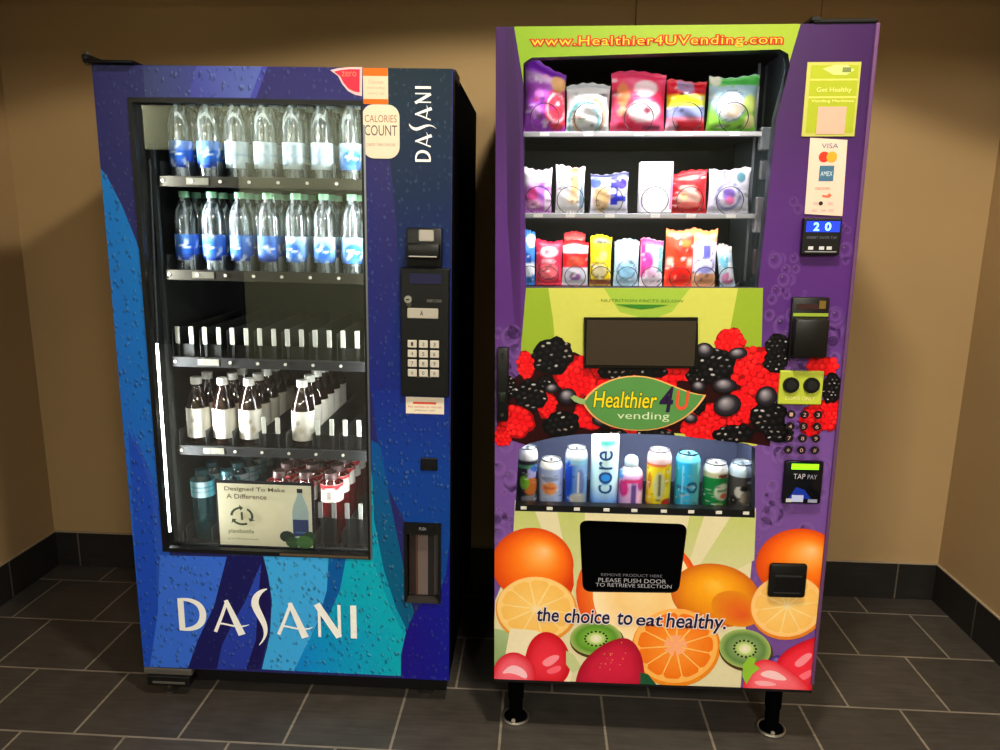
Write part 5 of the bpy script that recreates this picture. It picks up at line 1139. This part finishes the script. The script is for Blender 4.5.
# ------------------------------------------------------------------ lights
def area(name, loc, size, power, col, target=None, spread=180, sy=None, parent=None, M=None):
    l = bpy.data.lights.new(name, 'AREA'); l.energy = power; l.color = col; l.size = size; l.spread = math.radians(spread)
    if sy: l.shape = 'RECTANGLE'; l.size_y = sy
    o = bpy.data.objects.new(name, l); COL.objects.link(o)
    loc = Vector(loc); d = Vector((0, 0, -1)) if target is None else (Vector(target) - loc).normalized()
    q = d.to_track_quat('-Z', 'Y')
    o.matrix_world = (M or Matrix()) @ (Matrix.Translation(loc) @ q.to_matrix().to_4x4())
    return o
WARM = (1., .92, .75)
def downlight(name, loc, power, col, half, blend, rad, tilt=0.):
    l = bpy.data.lights.new(name, 'SPOT'); l.energy = power; l.color = col; l.spot_size = math.radians(2 * half); l.spot_blend = blend; l.shadow_soft_size = rad
    o = bpy.data.objects.new(name, l); COL.objects.link(o); o.location = loc; o.rotation_euler = (0, math.radians(tilt), 0)
area('drinks_side_fill_light', (.0955, .024, 1.1), .004, P_DRINKL, (.95, .98, .98), (.60, .17, 1.1), spread=76, sy=1.15, M=MA)  # unseen fill strip added behind the left frame to light the bottles
downlight('ceiling_downlight', (.80, -1.72, 2.73), P_MAIN, WARM, S_MAIN, .06, .09, 5.)
area('ceiling_lamp_right_light', (1.92, -1.55, 2.73), .30, P_RIGHT, WARM, spread=SPR)
for x, pw in ((-3.0, P_HALL), (-.6, P_HALL), (1.6, P_HALLR), (3.8, P_HALL)):
    area('hall_lamp_light', (x, -4.4, 2.73), .6, pw, (1., .92, .80))
for x in (-3.6, -2.2, -.8):
    area('hall_wash_fill_light', (x, -5.9, 2.70), .3, P_WASH, (1., .96, .86))  # unseen washers added to brighten the hall wall mirrored in the glass
CW = (.97, .96, 1.)
area('snack_case_light', (.36, .045, 1.857), .56, P_SNACK, CW, (.36, .16, 1.2), sy=.02, M=MBX)
area('snack_case_middle_light', (.36, .050, 1.652), .54, P_SNACK2, CW, (.36, .13, 1.2), sy=.012, M=MBX)
area('snack_case_low_light', (.36, .050, 1.453), .54, P_SNACK3, CW, (.36, .13, 1.1), sy=.012, M=MBX)
area('can_case_light', (.37, .042, .936), .56, P_CAN, (.95, .97, 1.), (.37, .12, .6), sy=.02, M=MBX)
area('drinks_case_light', (.40, .07, 1.765), .55, P_DRINK, (.86, .96, .9), (.40, .25, .6), sy=.03, M=MA)
area('drinks_side_fill_light', (.716, .048, 1.1), .02, P_DRINKS, (.95, .98, .98), (.36, .17, 1.1), sy=1.15, M=MA)  # unseen fill strip added behind the right frame for the bottle fronts
wd = bpy.data.worlds.new('dim_interior'); SC.world = wd; wd.use_nodes = True
wd.node_tree.nodes['Background'].inputs[0].default_value = (1., .85, .7, 1); wd.node_tree.nodes['Background'].inputs[1].default_value = .02

# ------------------------------------------------------------------ camera and look
cam = bpy.data.cameras.new('camera'); co = bpy.data.objects.new('camera', cam); COL.objects.link(co)
yaw, pit, rol = .0536, -.205, -.0145
cy_, sy_, cp_, sp_ = math.cos(yaw), math.sin(yaw), math.cos(pit), math.sin(pit)
Rv = Vector((cy_, sy_, 0)); Fh = Vector((-sy_, cy_, 0)); Fv = Fh * cp_ + Vector((0, 0, sp_)); Uv = -Fh * sp_ + Vector((0, 0, cp_))
Xc = Rv * math.cos(rol) - Uv * math.sin(rol); Yc = Rv * math.sin(rol) + Uv * math.cos(rol)
co.matrix_world = Matrix(((Xc.x, Yc.x, -Fv.x, .5482), (Xc.y, Yc.y, -Fv.y, -2.791), (Xc.z, Yc.z, -Fv.z, 1.4466), (0, 0, 0, 1)))
cam.sensor_width = 36.; cam.lens = 738.92 / 1000 * 36; cam.clip_start = .02
SC.camera = co
SC.view_settings.view_transform = 'Standard'; SC.view_settings.look = 'None'; SC.view_settings.exposure = EXPO; SC.view_settings.gamma = GAM
SC.cycles.transparent_max_bounces = 32; SC.cycles.max_bounces = 10
SC.cycles.sample_clamp_indirect = 4.
